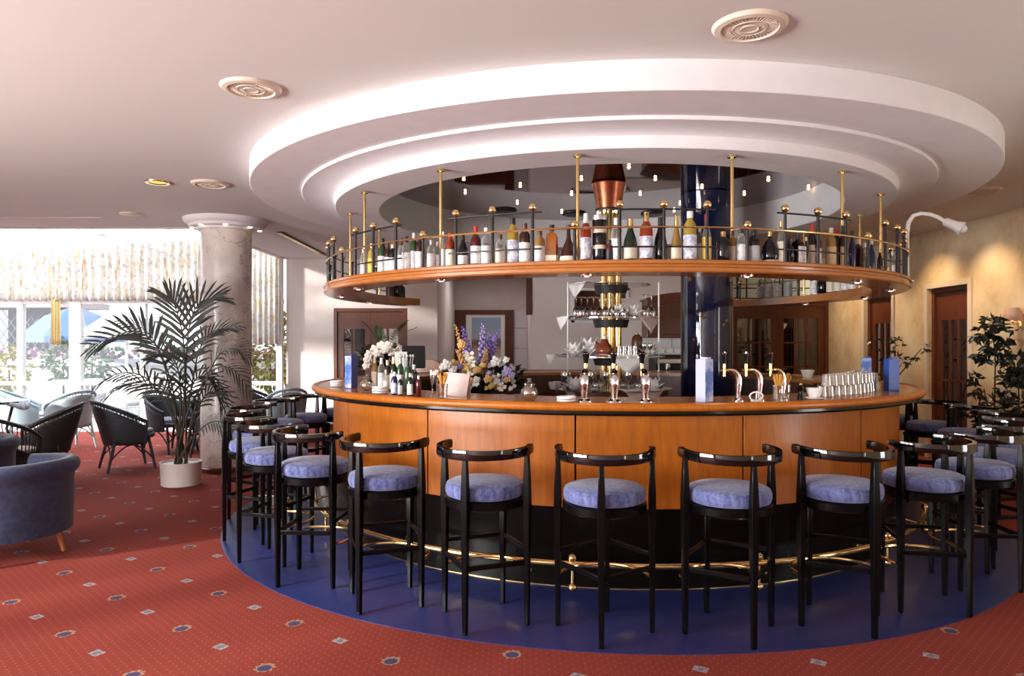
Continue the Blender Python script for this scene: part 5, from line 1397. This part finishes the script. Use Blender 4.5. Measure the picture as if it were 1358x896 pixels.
MB().tube([(.09, 0, -.08), (.02, 0, -.09), (0, 0, -.07), (0, 0, .02)], .008, 8).lathe([(0, -.11), (.03, -.11), (.03, -.05), (0, -.05)], (.085, 0, 0), 14).build('bracket', M['brass'], wl)
MB().sph((0, 0, -.035), .026).build('bulb', M['bulb'], wl)

# ------------------------------------------------------------------ outside, beyond the glazing
def parasol(px, py_top, d, r, mat, label, h=.45):
    v = unproj(px, py_top, d); o = empty('parasol', (v.x, v.y, 0)); tag(o, label, 'parasol', 'parasols outside')
    MB().lathe([(0, v.z), (r * .55, v.z - h * .35), (r, v.z - h), (r, v.z - h - .15), (r * .99, v.z - h - .15), (r * .54, v.z - h * .40), (0, v.z - .05)], (0, 0, 0), 8).build('canopy', M[mat], o, smooth=False)
    MB().cyl((0, 0, 0), (0, 0, v.z + .05), .03).build('pole', M['white_frame'], o); MB().lathe([(0, 0), (.3, 0), (.3, .06), (0, .1)], (0, 0, 0), 20).build('base', M['outwhite'], o)
parasol(100, 405, 18.6, 1.25, 'parablue', 'blue parasol outside the conservatory, partly behind white post', .8)
parasol(168, 412, 17.2, 1.0, 'outwhite', 'white domed parasol outside above the palm', .5)
mb = MB().box((-13.5, 20, .42), (17, .35, .84)); o = mb.build('garden_wall', M['outwhite'], smooth=False); o['kind'] = 'structure'
o = empty('flower_bed', (-13.5, 20, .84)); tag(o, 'pink flower bed along the top of the white garden wall', 'flower bed'); r = random.Random(31)
MB().box((0, 0, .1), (17, .6, .18)).build('planter', M['outwhite'], o, smooth=False)
b = MB(); b2 = MB()
for i in range(700): (b if i % 4 else b2).sph((r.uniform(-8.5, 8.5), r.uniform(-.25, .25), .2 + r.uniform(0, .28)), r.uniform(.04, .08), 5, 4)
b.build('blossom', M['pinkflower'], o)['kind'] = 'stuff'; b2.build('foliage', M['bushgrey'], o)['kind'] = 'stuff'
h = empty('pavilion', (-15.6, 22.5, 0)); tag(h, 'grey shuttered pavilion with lattice wall outside at the frame edge', 'building')
MB().box((-2.2, 0, 1.6), (2.8, .3, 3.2)).build('shutter', M['outgrey'], h, smooth=False)
b = MB()
for k in range(9):
    for s in (-1, 1): b.box((.35, -.05, 2.1), (.04, .03, 2.1), ry=0) if False else b.cyl((-.65 + k * .25, 0, 1.2), (-.65 + k * .25 + s * .9, 0, 2.5), .018, n=4)
b.build('lattice', M['outgrey'], h, smooth=False); MB().box((.4, .1, .6), (2.4, .2, 1.2)).box((.4, 1, 1.4), (2.4, .1, 2.8)).build('wall', M['outpink'], h, smooth=False)
MB().prism([(-4, -.6), (2.2, -.6), (2.2, 1.5), (-4, 1.5)], 2.55, 2.75).build('roof', M['outpink'], h, smooth=False)
MB().box((1.9, -.4, 1.3), (.14, .14, 2.6)).build('post', M['outgrey'], h, smooth=False)
def shrub(px, py, d, r, mat, label, n=240, leaf=.10, sq=1.2, name='shrub'):
    v = unproj(px, py, d); o = empty(name, (v.x, v.y, 0)); tag(o, label, 'shrub', 'shrubs outside'); q = random.Random(px)
    MB().lathe([(0, 0), (.22, 0), (.28, .35), (.25, .35), (0, .32)], (0, 0, 0), 20).build('pot', M['outwhite'], o)
    MB().cyl((0, 0, .3), (0, 0, v.z), .03, .015, 6).build('stem', M['palmstem'], o); b = MB()
    for i in range(n):
        w = Vector((q.gauss(0, 1), q.gauss(0, 1), q.gauss(0, 1))).normalized() * r * q.uniform(.2, 1) ** .5; c = Vector((w.x, w.y, v.z + w.z * sq)); dd = (w.normalized() + Vector((q.uniform(-1, 1), q.uniform(-1, 1), q.uniform(-.6, .6)))).normalized(); s = dd.orthogonal().normalized() * leaf * .3
        b.grid([[c - s * .2, c + s * .2], [c + dd * leaf * .5 - s, c + dd * leaf * .5 + s], [c + dd * leaf - s * .1, c + dd * leaf + s * .1]])
    b.build('foliage', M[mat], o, smooth=False)['kind'] = 'stuff'
shrub(358, 465, 13.2, .62, 'bush', 'yellow-green shrub outside, right of the marble column', 900, .12, 1.25)
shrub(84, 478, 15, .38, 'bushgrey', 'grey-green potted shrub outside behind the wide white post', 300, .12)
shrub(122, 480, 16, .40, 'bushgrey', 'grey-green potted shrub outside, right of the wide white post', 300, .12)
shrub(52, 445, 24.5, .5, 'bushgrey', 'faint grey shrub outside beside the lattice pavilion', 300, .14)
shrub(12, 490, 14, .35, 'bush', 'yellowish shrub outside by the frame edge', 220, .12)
# pale garden table and chairs on the terrace
o = empty('garden_table', (-8.6, 14.6, 0)); tag(o, 'white garden table on the terrace outside', 'table')
MB().lathe([(0, .70), (.6, .70), (.6, .73), (0, .73)], (0, 0, 0), 30).build('tabletop', M['outwhite'], o); MB().lathe([(0, 0), (.28, 0), (.04, .06), (.04, .70), (0, .70)], (0, 0, 0), 16).build('pedestal', M['outwhite'], o)
# ------------------------------------------------------------------ camera, light, world
cam = bpy.data.cameras.new('camera'); co = bpy.data.objects.new('camera', cam); COL.objects.link(co)
cam.sensor_width = 36; cam.lens = 36 * FPX / 1358; cam.shift_y = (YH - 448) / 1358
co.location = (0, 0, CAMH); co.rotation_euler = (PI / 2, 0, 0); cam.clip_end = 200
S.camera = co
w = bpy.data.worlds.new('world'); S.world = w; w.use_nodes = True
w.node_tree.nodes['Background'].inputs[0].default_value = (.90, .93, 1, 1)
w.node_tree.nodes['Background'].inputs[1].default_value = 2.1
def area(name, loc, rot, sx, sy, power, col):
    l = bpy.data.lights.new(name, 'AREA'); l.shape = 'RECTANGLE'; l.size = sx; l.size_y = sy; l.energy = power; l.color = col
    o = bpy.data.objects.new(name, l); COL.objects.link(o); o.location = loc; o.rotation_euler = rot; return o
for i, (a, b) in enumerate(WIN):
    area('window_daylight', (XL - .3, (a + b) / 2, 1.45), (0, -PI / 2 - .45, 0), 2.1, b - a, 690, (1, .985, .965))
area('window_daylight', (XR + .3, 2.6, 1.2), (0, PI / 2, 0), 1.9, 1.0, 75, (1, .98, .97))
area('window_daylight', (XR + .3, -2.9, 1.2), (0, PI / 2, 0), 1.9, 1.0, 90, (1, .98, .97))
area('conservatory_daylight', (-7.6, 9.9, 3.7), (0, 0, 0), 6, 1.6, 330, (1, .98, .97))
sl = bpy.data.lights.new('sun', 'SUN'); sl.energy = 10; sl.angle = math.radians(4.5); sl.color = (1, .95, .88)
so = bpy.data.objects.new('sun', sl); COL.objects.link(so); so.rotation_euler = Vector((.80, .60, -.29)).to_track_quat('-Z', 'Y').to_euler(); so.location = (-12, -6, 6)
def point(name, loc, power, col, r=.05):
    l = bpy.data.lights.new(name, 'POINT'); l.energy = power; l.color = col; l.shadow_soft_size = r
    o = bpy.data.objects.new(name, l); COL.objects.link(o); o.location = loc; return o
def spot(name, loc, target, power, col, ang=70, blend=.6, r=.05):
    l = bpy.data.lights.new(name, 'SPOT'); l.energy = power; l.color = col; l.spot_size = math.radians(ang); l.spot_blend = blend; l.shadow_soft_size = r
    o = bpy.data.objects.new(name, l); COL.objects.link(o); o.location = loc
    o.rotation_euler = (Vector(target) - Vector(loc)).to_track_quat('-Z', 'Y').to_euler(); return o
area('recess_fill', (-.45, 14.2, CEIL - .02), (0, 0, 0), .8, .8, 12, (1, .93, .90))  # fill lamp added to brighten the dark recess, no fitting there
for y in (8.0, 9.0, 10.4, 11.4):
    spot('wall_washer', (4.75, y, CEIL - .03), (5.4, y, .9), 60, (1, .72, .40), 100, .8)
for k in range(-4, 6):
    p = ring(-11 + 24 * k + 1.5, 2.37, 1.866)
    spot('gallery_spot', p, p + Vector((0, 0, -1)), 7, (1, .82, .58), 110, .7, .03)
spot('rack_spot', (EX, EY - .35, 2.92), (EX, EY - .3, 1.3), 40, (1, .84, .62), 60, .6, .05)
S.view_settings.view_transform = 'Standard'; S.view_settings.look = 'None'; S.view_settings.gamma = 1; S.view_settings.use_curve_mapping = False
S.view_settings.exposure = 0.12
S.cycles.use_denoising = True
S.cycles.max_bounces = 8; S.cycles.transparent_max_bounces = 24; S.cycles.caustics_reflective = False; S.cycles.caustics_refractive = False
S.cycles.sample_clamp_indirect = 6
